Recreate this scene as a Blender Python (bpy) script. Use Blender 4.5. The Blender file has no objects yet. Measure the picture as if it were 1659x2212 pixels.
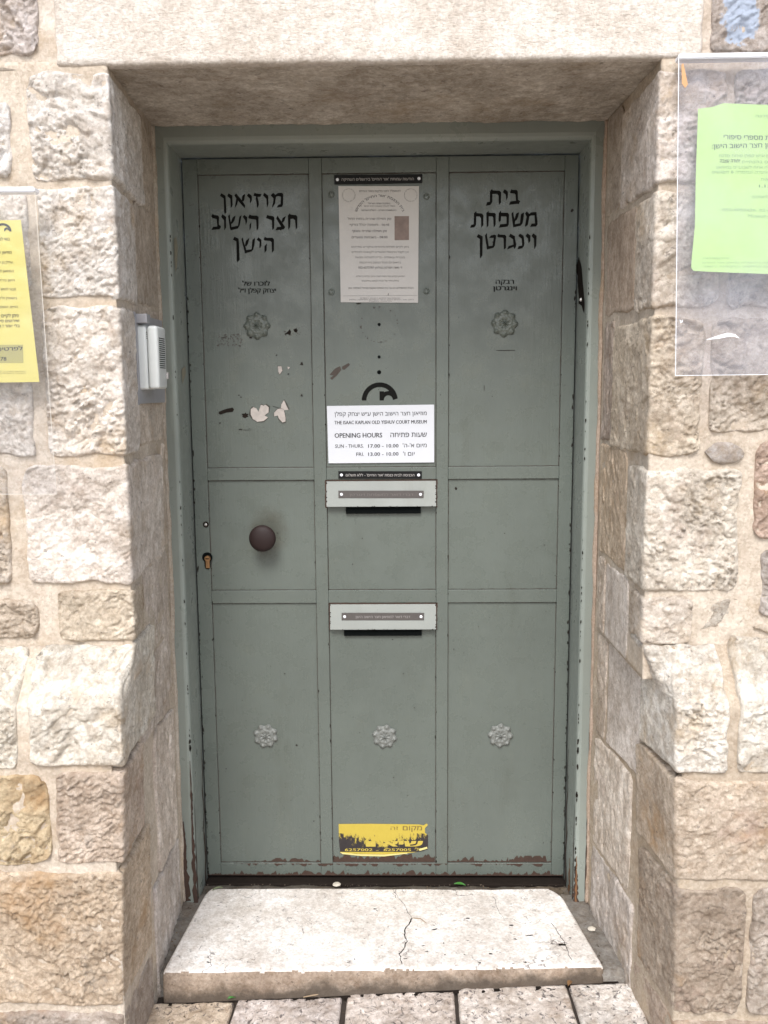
import bpy, bmesh, math, random
import numpy as np
from mathutils import Vector, Matrix
from mathutils.geometry import tessellate_polygon
PI=math.pi
# ------------------------------------------------------------------ camera (solved from the door leaf, 1.06 x 2.05 m)
FPX=1930.; PITCH,YAW,ROLL,CX,CZ,CD=0.13673304,-0.01686877,-0.00747469,0.04651517,1.43744054,2.48360956
sc=bpy.context.scene
_cp,_sp,_cy,_sy=math.cos(PITCH),math.sin(PITCH),math.cos(YAW),math.sin(YAW)
FW=np.array([_sy*_cp,_cy*_cp,-_sp]); _r=np.array([_cy,-_sy,0.]); _u=np.cross(_r,FW)
RT=_r*math.cos(ROLL)+_u*math.sin(ROLL); UP=-_r*math.sin(ROLL)+_u*math.cos(ROLL)
cam=bpy.data.cameras.new('camera'); camo=bpy.data.objects.new('camera',cam); sc.collection.objects.link(camo)
camo.matrix_world=Matrix(((RT[0],UP[0],-FW[0],CX),(RT[1],UP[1],-FW[1],-CD),(RT[2],UP[2],-FW[2],CZ),(0,0,0,1)))
cam.sensor_fit='VERTICAL'; cam.sensor_height=24; cam.lens=FPX/2212*24; cam.clip_start=.05; cam.clip_end=400
sc.camera=camo
# ------------------------------------------------------------------ light
SUN_EL,SUN_AZ=math.radians(48),math.radians(187)      # azimuth clockwise from +Y (north): behind the camera
w=bpy.data.worlds.new('World'); sc.world=w; w.use_nodes=True
nt=w.node_tree; bg=nt.nodes['Background']; sky=nt.nodes.new('ShaderNodeTexSky'); sky.sky_type='NISHITA'; sky.sun_disc=False
sky.sun_elevation=SUN_EL; sky.sun_rotation=SUN_AZ; sky.air_density=1.0; sky.dust_density=2.0; sky.ozone_density=1.0
hs=nt.nodes.new('ShaderNodeHueSaturation'); hs.inputs['Saturation'].default_value=.6
nt.links.new(sky.outputs[0],hs.inputs['Color']); nt.links.new(hs.outputs[0],bg.inputs[0]); bg.inputs[1].default_value=.15
sl=bpy.data.lights.new('sun','SUN'); sl.energy=1.5; sl.angle=math.radians(22); sl.color=(1,.99,.975)
so=bpy.data.objects.new('sun',sl); sc.collection.objects.link(so)
sd=Vector((math.sin(SUN_AZ)*math.cos(SUN_EL),math.cos(SUN_AZ)*math.cos(SUN_EL),math.sin(SUN_EL)))
so.rotation_euler=sd.to_track_quat('Z','Y').to_euler(); so.location=(0,-6,8)
sc.view_settings.view_transform='Standard'; sc.view_settings.look='None'; sc.view_settings.gamma=1
sc.view_settings.use_curve_mapping=False; sc.view_settings.exposure=.95

def at(px,py,Y=None,X=None,Z=None):
    """point of the place seen at a pixel of the photo (1659 px wide copy) on a known plane"""
    d=FW*FPX+RT*(px-829.5)-UP*(py-1106); o=np.array([CX,-CD,CZ])
    t=(Y+CD)/d[1] if Y is not None else ((X-CX)/d[0] if X is not None else (Z-CZ)/d[2])
    return o+d*t
# ------------------------------------------------------------------ noise in numpy
def _h(ix,iy,seed):
    n=(ix.astype(np.int64)*374761393+iy.astype(np.int64)*668265263+int(seed)*1274126177)&0xffffffff
    n=((n^(n>>13))*1274126177)&0xffffffff; n=n^(n>>16)
    return (n&0xffffff)/float(0xffffff)
def vnoise(x,y,seed):
    ix=np.floor(x);iy=np.floor(y);fx=x-ix;fy=y-iy;fx=fx*fx*(3-2*fx);fy=fy*fy*(3-2*fy)
    a=_h(ix,iy,seed);b=_h(ix+1,iy,seed);c=_h(ix,iy+1,seed);d=_h(ix+1,iy+1,seed)
    return (a+(b-a)*fx+(c-a)*fy+(a-b-c+d)*fx*fy)*2-1
def fbm(x,y,seed,o=4,g=.5):
    s=0;a=1;t=0
    for i in range(o): s=s+a*vnoise(x,y,seed+i*17);t+=a;a*=g;x=x*2.03+5.3;y=y*2.03+1.7
    return s/t
def facets(x,y,seed,k=9.):
    """broken-rock facets: softly blended tilted planes, one per cell"""
    ix=np.floor(x);iy=np.floor(y);S=0;W=0
    for dx in(-1,0,1):
        for dy in(-1,0,1):
            cx=ix+dx;cy=iy+dy
            sx=cx+_h(cx,cy,seed);sy=cy+_h(cx,cy,seed+1)
            ex=x-sx;ey=y-sy;w=np.exp(-k*(ex*ex+ey*ey))
            pl=(_h(cx,cy,seed+2)*2-1)*.55+(_h(cx,cy,seed+3)*2-1)*ex*1.3+(_h(cx,cy,seed+4)*2-1)*ey*1.3
            S=S+w*pl;W=W+w
    return S/np.maximum(W,1e-9)
def pits(x,y,seed,k=14.,p=.35):
    ix=np.floor(x);iy=np.floor(y);S=0
    for dx in(-1,0,1):
        for dy in(-1,0,1):
            cx=ix+dx;cy=iy+dy
            on=(_h(cx,cy,seed+7)<p)
            ex=x-cx-_h(cx,cy,seed);ey=y-cy-_h(cx,cy,seed+1)
            S=S-on*np.exp(-k*(ex*ex+ey*ey))*(.4+.6*_h(cx,cy,seed+5))
    return S
def _rock(s,t,q,big,small):
    a=(_h(np.array([q]),np.array([3]),5)[0]-.5)*1.6;c,d=math.cos(a),math.sin(a);k=.7+.7*_h(np.array([q]),np.array([4]),6)[0]
    u=s*c-t*d+.014*fbm(s*22,t*22,q+90);v=s*d+t*c+.014*fbm(s*22,t*22,q+91)
    h=big*k*facets(u/.060,v/.045,q,16)+.5*big*facets(u/.028,v/.020,q+11,26)
    w=np.clip(.75+1.3*fbm(s*12,t*12,q+70,2),.3,1.5)      # some areas chipped finely, some left smooth
    h=h+small*w*facets((u+.004*fbm(s*90,t*90,q+92))/.0125,v/.0085,q+20,30)+.4*small*w*facets(u/.006,v/.0048,q+30,24)
    return h+.0016*fbm(s*140,t*140,q+40,3,.7)*w+.006*pits(u/.045,v/.03,q+60,16,.14)
STYLES={
 'rock': lambda s,t,q:_rock(s,t,q,.0064,.0044),
 'rough':lambda s,t,q:_rock(s,t,q,.0040,.0036),
 'tooled':lambda s,t,q:_rock(s,t,q,.0030,.0020)+.0062*(.5-np.abs(fbm((s*.8+t*.6)*9,(s*.6-t*.8)*42,q+80,3)))*(.6+.6*fbm(s*6,t*6,q+81,2)),
 'worn': lambda s,t,q:.004*fbm(s*9,t*7,q,3)+.0022*facets(s/.025,t/.035,q+20,16)+.0018*fbm(s*90,t*60,q+40,5,.68),
 'dress':lambda s,t,q:.0018*fbm(s*6,t*6,q,3)+.0009*fbm(s*90,t*90,q+40,4,.65)+.0012*pits(s/.02,t/.02,q+60,16,.15),
 'mortar':lambda s,t,q:.0050*fbm(s*11,t*11,q,4)+.0015*fbm(s*35,t*35,q+7,3)+.0010*fbm(s*60,t*60,q+40,4,.6),
 'paver':lambda s,t,q:.0020*facets(s/.022,t/.022,q,8)+.0016*fbm(s*90,t*90,q+40,4,.6)+.0036*pits(s/.017,t/.02,q+60,9,.35),
 'tread':lambda s,t,q:.0016*fbm(s*5,t*5,q,3)+.0004*fbm(s*90,t*90,q+40,4,.65)+.0012*pits(s/.03,t/.03,q+60,16,.12),
}
# ------------------------------------------------------------------ linking
COL=sc.collection
def tag(o,label=None,cat=None,group=None,kind=None):
    if label:o['label']=label
    if cat:o['category']=cat
    if group:o['group']=group
    if kind:o['kind']=kind
    return o
def empty(name,loc,label,cat,group=None):
    o=bpy.data.objects.new(name,None);o.location=loc;o.empty_display_size=.05;COL.objects.link(o);return tag(o,label,cat,group)
def link(name,me,mat,parent=None,smooth=False,color=None):
    o=bpy.data.objects.new(name,me)
    for m in (mat if isinstance(mat,(list,tuple)) else [mat]): me.materials.append(m)
    if smooth: me.polygons.foreach_set('use_smooth',np.ones(len(me.polygons),bool))
    COL.objects.link(o)
    if parent is not None:
        o.parent=parent;l=Vector((0,0,0));p=parent
        while p is not None:
            l+=Vector(p.location) if p.type=='EMPTY' else Vector((0,0,0));p=p.parent
        if parent.type=='EMPTY': o.matrix_parent_inverse=Matrix.Translation(-l)
    if color: o.color=(*color,1)
    return o
def mesh_np(name,V,F):
    me=bpy.data.meshes.new(name);V=np.asarray(V,np.float32);F=np.asarray(F,np.int32)
    me.vertices.add(len(V));me.vertices.foreach_set('co',V.ravel())
    n,k=F.shape;me.loops.add(n*k);me.loops.foreach_set('vertex_index',F.ravel())
    me.polygons.add(n);me.polygons.foreach_set('loop_start',np.arange(0,n*k,k,dtype=np.int32))
    me.update(calc_edges=True);me.validate();return me
class MB:
    def __init__(s): s.b=bmesh.new()
    def box(s,x0,x1,y0,y1,z0,z1,bev=0,seg=2,M=None):
        g=bmesh.ops.create_cube(s.b,size=1);vs=g['verts']
        for v in vs: v.co=Vector(((x0+x1)/2+v.co.x*(x1-x0),(y0+y1)/2+v.co.y*(y1-y0),(z0+z1)/2+v.co.z*(z1-z0)))
        es=list({e for v in vs for e in v.link_edges})
        if bev:
            r=bmesh.ops.bevel(s.b,geom=es,offset=bev,segments=seg,affect='EDGES',profile=.5);vs=r['verts']
        if M is not None:
            for v in set(vs): v.co=M@v.co
        return s
    def poly(s,pts,flip=False):
        pts=[Vector(p) for p in pts];vs=[s.b.verts.new(p) for p in pts]
        if len(pts)<=4: s.b.faces.new(vs);return s
        for t in tessellate_polygon([pts]):
            try: s.b.faces.new([vs[i] for i in t])
            except ValueError: pass
        return s
    def slab(s,pts,off):
        """prism: polygon plus offset copy and walls"""
        a=[s.b.verts.new(p) for p in pts];c=[s.b.verts.new(Vector(p)+Vector(off)) for p in pts]
        if len(a)<=4: s.b.faces.new(a);s.b.faces.new(c[::-1])
        else:
            for t in tessellate_polygon([[v.co for v in a]]): s.b.faces.new([a[i] for i in t]);s.b.faces.new([c[i] for i in t][::-1])
        n=len(a)
        for i in range(n): s.b.faces.new((a[i],c[i],c[(i+1)%n],a[(i+1)%n]))
        return s
    def lathe(s,prof,c,axis=Vector((0,-1,0)),n=32):
        """prof: (radius, height along axis)"""
        axis=Vector(axis).normalized();q=axis.to_track_quat('Z','Y');rings=[]
        for r,h in prof:
            rings.append([s.b.verts.new(Vector(c)+q@Vector((r*math.cos(2*PI*i/n),r*math.sin(2*PI*i/n),h))) for i in range(n)] if r>1e-6 else [s.b.verts.new(Vector(c)+q@Vector((0,0,h)))])
        for a,b in zip(rings,rings[1:]):
            for i in range(n):
                j=(i+1)%n
                if len(a)==1: s.b.faces.new((a[0],b[j],b[i])) if len(b)>1 else None
                elif len(b)==1: s.b.faces.new((a[i],a[j],b[0]))
                else: s.b.faces.new((a[i],a[j],b[j],b[i]))
        return s
    def tube(s,pts,r,n=6):
        pts=[Vector(p) for p in pts];rings=[]
        for i,p in enumerate(pts):
            d=(pts[min(i+1,len(pts)-1)]-pts[max(i-1,0)]).normalized();q=d.to_track_quat('Z','Y')
            rr=r if not isinstance(r,(list,tuple)) else r[i]
            rings.append([s.b.verts.new(p+q@Vector((rr*math.cos(2*PI*k/n),rr*math.sin(2*PI*k/n),0))) for k in range(n)])
        for a,b in zip(rings,rings[1:]):
            for k in range(n): s.b.faces.new((a[k],a[(k+1)%n],b[(k+1)%n],b[k]))
        s.b.faces.new(rings[0][::-1]);s.b.faces.new(rings[-1]);return s
    def build(s,name,mat,parent=None,smooth=False,tri=False,color=None,recalc=True):
        if tri: bmesh.ops.triangulate(s.b,faces=s.b.faces[:])
        if recalc: bmesh.ops.recalc_face_normals(s.b,faces=s.b.faces[:])
        me=bpy.data.meshes.new(name);s.b.to_mesh(me);s.b.free();return link(name,me,mat,parent,smooth,color)
# ------------------------------------------------------------------ materials
def nodes(name):
    m=bpy.data.materials.new(name);m.use_nodes=True;t=m.node_tree;return m,t,t.nodes['Principled BSDF']
def N(t,ty,**k):
    n=t.nodes.new(ty)
    for a,b in k.items():
        if a in n.inputs: n.inputs[a].default_value=b
        else: setattr(n,a,b)
    return n
def L(t,a,b): t.links.new(a,b)
def noise(t,pos,scale,detail=4,rough=.5,vec=None,dist=0):
    n=N(t,'ShaderNodeTexNoise');n.inputs['Scale'].default_value=scale;n.inputs['Detail'].default_value=detail;n.inputs['Roughness'].default_value=rough;n.inputs['Distortion'].default_value=dist
    if vec is not None:
        mp=N(t,'ShaderNodeMapping');mp.inputs['Scale'].default_value=vec;L(t,pos,mp.inputs[0]);pos=mp.outputs[0]
    L(t,pos,n.inputs['Vector']);return n.outputs['Fac']
def ramp(t,f,a,b,va=0.,vb=1.):
    r=N(t,'ShaderNodeMapRange');r.interpolation_type='SMOOTHSTEP'
    for k,v in zip(('From Min','From Max','To Min','To Max'),(a,b,va,vb)): r.inputs[k].default_value=v
    L(t,f,r.inputs['Value']);return r.outputs[0]
def mix(t,f,a,b,bt='MIX'):
    m=N(t,'ShaderNodeMix',data_type='RGBA',blend_type=bt)
    for s,v in ((m.inputs[0],f),(m.inputs[6],a),(m.inputs[7],b)):
        if hasattr(v,'default_value'): L(t,v,s)
        elif isinstance(v,(tuple,list)): s.default_value=(*v,1)
        else: s.default_value=v
    return m.outputs[2]
def mathn(t,op,a,b=0.):
    m=N(t,'ShaderNodeMath',operation=op)
    for s,v in ((m.inputs[0],a),(m.inputs[1],b)):
        if hasattr(v,'default_value'): L(t,v,s)
        else: s.default_value=v
    return m.outputs[0]
def bump(t,b,h,dist,strength=1.,prev=None):
    n=N(t,'ShaderNodeBump');n.inputs['Distance'].default_value=dist;n.inputs['Strength'].default_value=strength;L(t,h,n.inputs['Height'])
    if prev is not None: L(t,prev,n.inputs['Normal'])
    L(t,n.outputs[0],b.inputs['Normal']);return n.outputs[0]
def stone_mat(name,stain=(.38,.25,.13),stain_amt=.4,dark=(.10,.08,.07),dark_amt=.5,bumpd=.0022,pink=.2,streak=None,fine=1.,extra=None,gray=.35):
    m,t,b=nodes(name);b.inputs['Roughness'].default_value=.88;b.inputs['Specular IOR Level'].default_value=.25
    P=N(t,'ShaderNodeNewGeometry').outputs['Position'];oi=N(t,'ShaderNodeObjectInfo')
    ps=N(t,'ShaderNodeVectorMath',operation='ADD');L(t,P,ps.inputs[0])
    rr=N(t,'ShaderNodeVectorMath',operation='SCALE');L(t,oi.outputs['Random'],rr.inputs['Scale']);rr.inputs[0].default_value=(7,3,5);L(t,rr.outputs[0],ps.inputs[1]);Q=ps.outputs[0]
    base=oi.outputs['Color']
    n1=noise(t,Q,7,5,.6,streak);n2=noise(t,Q,38,8,.75,streak);n3=noise(t,Q,170,5,.75);lo=1-.24*min(1,fine+.0) if fine>.5 else .93
    vo=N(t,'ShaderNodeTexVoronoi');vo.inputs['Scale'].default_value=190;L(t,Q,vo.inputs['Vector']);vs_=N(t,'ShaderNodeSeparateColor');L(t,vo.outputs['Color'],vs_.inputs[0]);gr_=vs_.outputs[0]
    c=mix(t,ramp(t,n1,.35,.7),mix(t,1.,base,(lo,lo*.97,lo*.94),'MULTIPLY'),mix(t,1.,base,(1.08,1.08,1.08),'MULTIPLY'));c=mix(t,mathn(t,'MULTIPLY',gr_,.8),mix(t,1.,c,(1.10,1.10,1.10),'MULTIPLY'),mix(t,1.,c,(.80,.78,.75),'MULTIPLY'))
    c=mix(t,mathn(t,'MULTIPLY',ramp(t,n2,.33,.67),fine),mix(t,1.,c,(.74,.69,.64),'MULTIPLY'),mix(t,1.,c,(1.13,1.13,1.13),'MULTIPLY'))
    c=mix(t,mathn(t,'MULTIPLY',ramp(t,noise(t,Q,4.3,6,.7),.50,.72),stain_amt),c,stain)
    c=mix(t,mathn(t,'MULTIPLY',ramp(t,noise(t,Q,5.1,6,.7),.55,.75),pink),c,(.42,.27,.23))
    c=mix(t,mathn(t,'MULTIPLY',ramp(t,noise(t,Q,11,7,.75),.56,.72),gray),c,(.31,.275,.235))
    c=mix(t,mathn(t,'MULTIPLY',ramp(t,noise(t,Q,62,7,.78,(.8,.8,1.25)),.575,.66),dark_amt),c,dark)
    c=mix(t,mathn(t,'MULTIPLY',ramp(t,noise(t,Q,30,8,.8,(.8,.8,1.3)),.54,.66),.42*fine),c,mix(t,1.,c,(.62,.50,.40),'MULTIPLY'))
    c=mix(t,mathn(t,'MULTIPLY',ramp(t,n3,.60,.72),.35*fine),c,dark)
    if extra: c=extra(t,P,c)
    L(t,c,b.inputs['Base Color'])
    a=bump(t,b,noise(t,Q,70,8,.78,streak),bumpd*2.6,1.);a=bump(t,b,gr_,bumpd*.30,1.,a);bump(t,b,noise(t,Q,420,4,.7),bumpd*.5,1.,a)
    return m
def blue_extra(t,P,c):
    sp=N(t,'ShaderNodeSeparateXYZ');L(t,P,sp.inputs[0])
    p=at(1600,25,Y=-.58);dx=mathn(t,'MULTIPLY',mathn(t,'SUBTRACT',sp.outputs[0],float(p[0])),1/.034);dz=mathn(t,'MULTIPLY',mathn(t,'SUBTRACT',sp.outputs[2],float(p[2])),1/.062)
    d=mathn(t,'ADD',mathn(t,'MULTIPLY',dx,dx),mathn(t,'MULTIPLY',dz,dz))
    d=mathn(t,'ADD',d,mathn(t,'MULTIPLY',mathn(t,'SUBTRACT',noise(t,P,32,5,.6),.5),5.5))
    return mix(t,mathn(t,'MULTIPLY',ramp(t,d,1.15,.75),.8),c,(.42,.50,.63))
def comb_extra(t,P,c): return c
ROCK=stone_mat('limestone_rock',stain=(.50,.34,.17),stain_amt=.55,gray=.42,dark_amt=.6);WORN=stone_mat('limestone_worn',stain_amt=.35,pink=.3,streak=(1,1,.7),gray=.45,dark_amt=.35)
DIRTY=stone_mat('limestone_dirty',stain_amt=.75,stain=(.40,.24,.11),pink=.35,gray=.6,dark_amt=.6)
BLUE=stone_mat('limestone_blue_paint',extra=blue_extra);MORT=stone_mat('mortar_sand',bumpd=.0009,stain=(.44,.32,.20),stain_amt=.55,pink=.12,dark_amt=.2,gray=.15,fine=.5)
COMB=stone_mat('limestone_combed',bumpd=.0012,stain_amt=.05,pink=.06,gray=.06,dark_amt=.3,fine=.45)
def add_comb(m,sc_=(30,30,420),amt=.0011):
    t=m.node_tree;b=t.nodes['Principled BSDF'];P=N(t,'ShaderNodeNewGeometry').outputs['Position']
    prev=b.inputs['Normal'].links[0].from_socket
    bump(t,b,noise(t,P,1,3,.6,sc_,.2),amt,1.,prev)
add_comb(COMB,(75,75,210),.0020)
SOFF=stone_mat('limestone_soffit',bumpd=.0016,stain=(.34,.24,.14),stain_amt=.5,pink=.1,gray=.3,dark_amt=.6);add_comb(SOFF,(160,160,160),.0008)
def cracky(t,P,c):
    v=N(t,'ShaderNodeTexVoronoi',feature='DISTANCE_TO_EDGE');v.inputs['Scale'].default_value=7;w_=N(t,'ShaderNodeVectorMath',operation='ADD');nn=N(t,'ShaderNodeTexNoise');nn.inputs['Scale'].default_value=14;nn.inputs['Detail'].default_value=5
    L(t,P,nn.inputs['Vector']);s_=N(t,'ShaderNodeVectorMath',operation='SCALE');s_.inputs['Scale'].default_value=.16;L(t,nn.outputs['Color'],s_.inputs[0]);L(t,P,w_.inputs[0]);L(t,s_.outputs[0],w_.inputs[1]);L(t,w_.outputs[0],v.inputs['Vector'])
    f=mathn(t,'MULTIPLY',ramp(t,v.outputs['Distance'],.018,.004),ramp(t,noise(t,P,6,4,.6),.52,.62))
    c=mix(t,mathn(t,'MULTIPLY',f,.75),c,(.12,.10,.09))
    return mix(t,mathn(t,'MULTIPLY',ramp(t,noise(t,P,26,7,.75,None,1.2),.60,.68),.6),c,(.16,.13,.11))
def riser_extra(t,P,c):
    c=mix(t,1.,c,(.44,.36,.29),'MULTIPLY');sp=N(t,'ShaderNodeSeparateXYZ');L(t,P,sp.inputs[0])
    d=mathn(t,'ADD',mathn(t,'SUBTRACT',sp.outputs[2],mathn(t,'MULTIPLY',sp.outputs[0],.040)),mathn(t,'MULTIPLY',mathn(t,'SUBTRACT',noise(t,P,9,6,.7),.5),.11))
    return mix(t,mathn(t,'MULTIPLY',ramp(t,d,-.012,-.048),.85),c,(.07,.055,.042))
TREAD=stone_mat('white_stone_tread',bumpd=.0006,stain_amt=.06,pink=.1,gray=.38,dark_amt=.6,fine=.6,extra=cracky)
RISER=stone_mat('stained_riser',bumpd=.0016,stain=(.20,.13,.08),stain_amt=.6,pink=.1,gray=.5,dark_amt=.6,extra=riser_extra)
def paver_extra(t,P,c): return mix(t,mathn(t,'MULTIPLY',ramp(t,noise(t,P,52,5,.7,None,1.1),.555,.62),.85),c,(.10,.085,.08))
PAVE=stone_mat('paver_limestone',stain_amt=.25,pink=.2,gray=.12,dark_amt=.7,extra=paver_extra)
CEM=stone_mat('grey_cement',bumpd=.001,stain_amt=.2,pink=.05,gray=.5,dark_amt=.5)
def plain(name,col,rough=.5,metal=0.,var=.12,nscale=40,bumpd=0.,bscale=120,spec=.5,coat=0.,wear=None,wear_amt=0.):
    m,t,b=nodes(name);P=N(t,'ShaderNodeNewGeometry').outputs['Position']
    f=noise(t,P,nscale,5,.6);f2=noise(t,P,nscale*.12,4,.6)
    c=mix(t,f,tuple(x*(1-var) for x in col),tuple(min(1,x*(1+var)) for x in col))
    c=mix(t,mathn(t,'MULTIPLY',f2,var*1.2),c,tuple(x*.6 for x in col))
    if wear: c=mix(t,mathn(t,'MULTIPLY',ramp(t,noise(t,P,nscale*2.2,7,.7),.62,.68),wear_amt),c,wear)
    L(t,c,b.inputs['Base Color']);b.inputs['Roughness'].default_value=rough;b.inputs['Metallic'].default_value=metal;b.inputs['Specular IOR Level'].default_value=spec;b.inputs['Coat Weight'].default_value=coat
    if bumpd: bump(t,b,noise(t,P,bscale,4,.6),bumpd,1.)
    return m
def paint(name,col,rough=.33,knob=False):
    m,t,b=nodes(name);P=N(t,'ShaderNodeNewGeometry').outputs['Position']
    c=mix(t,ramp(t,noise(t,P,2.2,4,.55),.3,.7),tuple(x*.92 for x in col),tuple(x*1.07 for x in col))
    c=mix(t,mathn(t,'MULTIPLY',ramp(t,noise(t,P,9,6,.7,(1,1,.5)),.55,.8),.22),c,(col[0]*1.25,col[1]*1.12,col[2]*.95))
    c=mix(t,mathn(t,'MULTIPLY',ramp(t,noise(t,P,170,3,.6),.70,.74),.55),c,(.035,.028,.022))
    c=mix(t,mathn(t,'MULTIPLY',ramp(t,noise(t,P,38,6,.7),.70,.76),.35),c,(.05,.04,.03))
    c=mix(t,mathn(t,'MULTIPLY',ramp(t,noise(t,P,6,7,.75,(1.5,1,.35)),.52,.75),.30),c,(col[0]*.62,col[1]*.58,col[2]*.5))
    if knob:
        sp=N(t,'ShaderNodeSeparateXYZ');L(t,P,sp.inputs[0]);kp=at(580,1150,Y=0)
        dx=mathn(t,'MULTIPLY',mathn(t,'SUBTRACT',sp.outputs[0],float(kp[0])),1/.055);dz=mathn(t,'MULTIPLY',mathn(t,'SUBTRACT',sp.outputs[2],float(kp[2])),1/.075)
        d=mathn(t,'ADD',mathn(t,'ADD',mathn(t,'MULTIPLY',dx,dx),mathn(t,'MULTIPLY',dz,dz)),mathn(t,'MULTIPLY',mathn(t,'SUBTRACT',noise(t,P,30,6,.7),.5),1.6))
        c=mix(t,mathn(t,'MULTIPLY',ramp(t,d,1.3,.1),.45),c,(.050,.040,.022))
    L(t,c,b.inputs['Base Color'])
    L(t,ramp(t,noise(t,P,14,5,.65),.3,.7,rough*.7,rough*1.7),b.inputs['Roughness']);b.inputs['Specular IOR Level'].default_value=.5
    a=bump(t,b,noise(t,P,4,2,.5),.0045,.7);a=bump(t,b,noise(t,P,60,4,.6,(3,1,.25)),.0006,.7,a);bump(t,b,noise(t,P,260,3,.5),.00018,.8,a);return m
GREEN=paint('green_door_paint',(.110,.127,.111),.27,knob=True);GFRAME=paint('green_frame_paint',(.250,.278,.250),.34);FLAP=paint('grey_flap_paint',(.27,.285,.265),.45)
BLACKL=plain('black_lettering',(.008,.008,.007),.7,spec=.08);RUST=plain('rust_bare_metal',(.055,.030,.020),.85,0,.5,60,.0006,300,wear=(.16,.075,.035),wear_amt=.5)
GRIME_SHADE=plain('dark_grime_shade',(.020,.015,.012),.9,0,.4,90,spec=.1);RUSTO=plain('orange_rust',(.20,.095,.04),.9,0,.5,60,.0004,200)  # dark one: grime marks, and the shade painted under the leaf
SLOT=plain('slot_darkness',(.004,.005,.005),.9,spec=.05);KNOB=plain('brown_knob',(.022,.012,.011),.6,0,.25,30,.00015,300,spec=.3)
BRASS=plain('worn_brass',(.42,.24,.12),.38,.9,.2,80,.0001,300);STEEL=plain('dull_steel',(.50,.49,.47),.4,.9,.15,60);ROSE=plain('grey_rosette_metal',(.165,.172,.158),.5,0,.25,90,.0003,250)
ROSEP=plain('painted_rosette',(.125,.140,.120),.38,0,.15,60,.0002,250)
PLATEB=plain('black_plastic_plate',(.007,.007,.007),.5,spec=.2);PLATEG=plain('faded_grey_plate',(.085,.075,.070),.45,0,.2,90)
ENGR=plain('pale_engraving',(.42,.40,.38),.6);ENGF=plain('faded_engraving',(.15,.135,.125),.6);SIGNW=plain('white_sign_enamel',(.60,.615,.65),.3,0,.02,20,coat=.2)
INK=plain('dark_ink',(.018,.017,.02),.6);INKG=plain('grey_ink',(.16,.15,.145),.7);PAPER=plain('aged_white_paper',(.58,.56,.53),.55,0,.07,22,.0006,18,wear=(.34,.29,.24),wear_amt=.15)
YPAPER=plain('yellow_paper',(.60,.53,.15),.6,0,.05,14);GPAPER=plain('lime_green_paper',(.47,.68,.235),.55,0,.05,10,.0012,12)
GREYPR=plain('grey_print_box',(.36,.33,.11),.7);PHOTO=plain('faded_photo_print',(.27,.20,.17),.6,0,.55,60)
INTER=plain('pale_grey_plastic',(.62,.64,.62),.38,0,.05,20);INTERD=plain('warm_grey_plastic',(.42,.40,.38),.45,0,.06,20);BRKT=plain('dull_lilac_metal',(.36,.355,.37),.5,.2,.2,40)
WPEEL=plain('peeled_white_residue',(.50,.45,.41),.8,0,.45,70,wear=(.20,.17,.14),wear_amt=.6);BPEEL=plain('scraped_brown_patch',(.075,.058,.048),.8,0,.5,160)
LEAFM=plain('green_leaf',(.04,.17,.02),.45,0,.3,60);TWIG=plain('dry_twig',(.33,.24,.15),.8,0,.3,60);PEB=plain('pale_pebble',(.55,.50,.42),.8,0,.15,60);DEADL=plain('dead_leaf',(.22,.12,.05),.8,0,.3,60);WHITEM=plain('white_plastic_rim',(.82,.84,.88),.35,0,.03,10)
def sticker_mat():
    m,t,b=nodes('worn_yellow_sticker');P=N(t,'ShaderNodeNewGeometry').outputs['Position'];sp=N(t,'ShaderNodeSeparateXYZ');L(t,P,sp.inputs[0])
    p0=at(732,1780,Y=.005);p1=at(924,1845,Y=.005)
    u=mathn(t,'DIVIDE',mathn(t,'SUBTRACT',sp.outputs[0],float(p0[0])),float(p1[0]-p0[0]));v=mathn(t,'DIVIDE',mathn(t,'SUBTRACT',sp.outputs[2],float(p0[2])),float(p1[2]-p0[2]))
    blk=mathn(t,'MULTIPLY',mathn(t,'GREATER_THAN',v,.31),mathn(t,'LESS_THAN',v,.93))
    n=noise(t,P,75,7,.75,(1.6,1,.7),.5)
    # rubbed away: most where the middle and left have been scraped
    lim=mathn(t,'ADD',mathn(t,'MULTIPLY',mathn(t,'ABSOLUTE',mathn(t,'SUBTRACT',u,.47)),.46),mathn(t,'MULTIPLY',mathn(t,'SUBTRACT',v,.52),.62))
    keep=ramp(t,mathn(t,'ADD',n,lim),.56,.66)
    c=mix(t,mathn(t,'MULTIPLY',blk,keep),mix(t,n,(.40,.30,.035),(.50,.385,.06)),(.022,.017,.018))
    L(t,c,b.inputs['Base Color']);b.inputs['Roughness'].default_value=.45;return m
STICK=sticker_mat()
YLET=plain('yellow_sticker_print',(.48,.37,.06),.5,0,.2,120)
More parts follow.
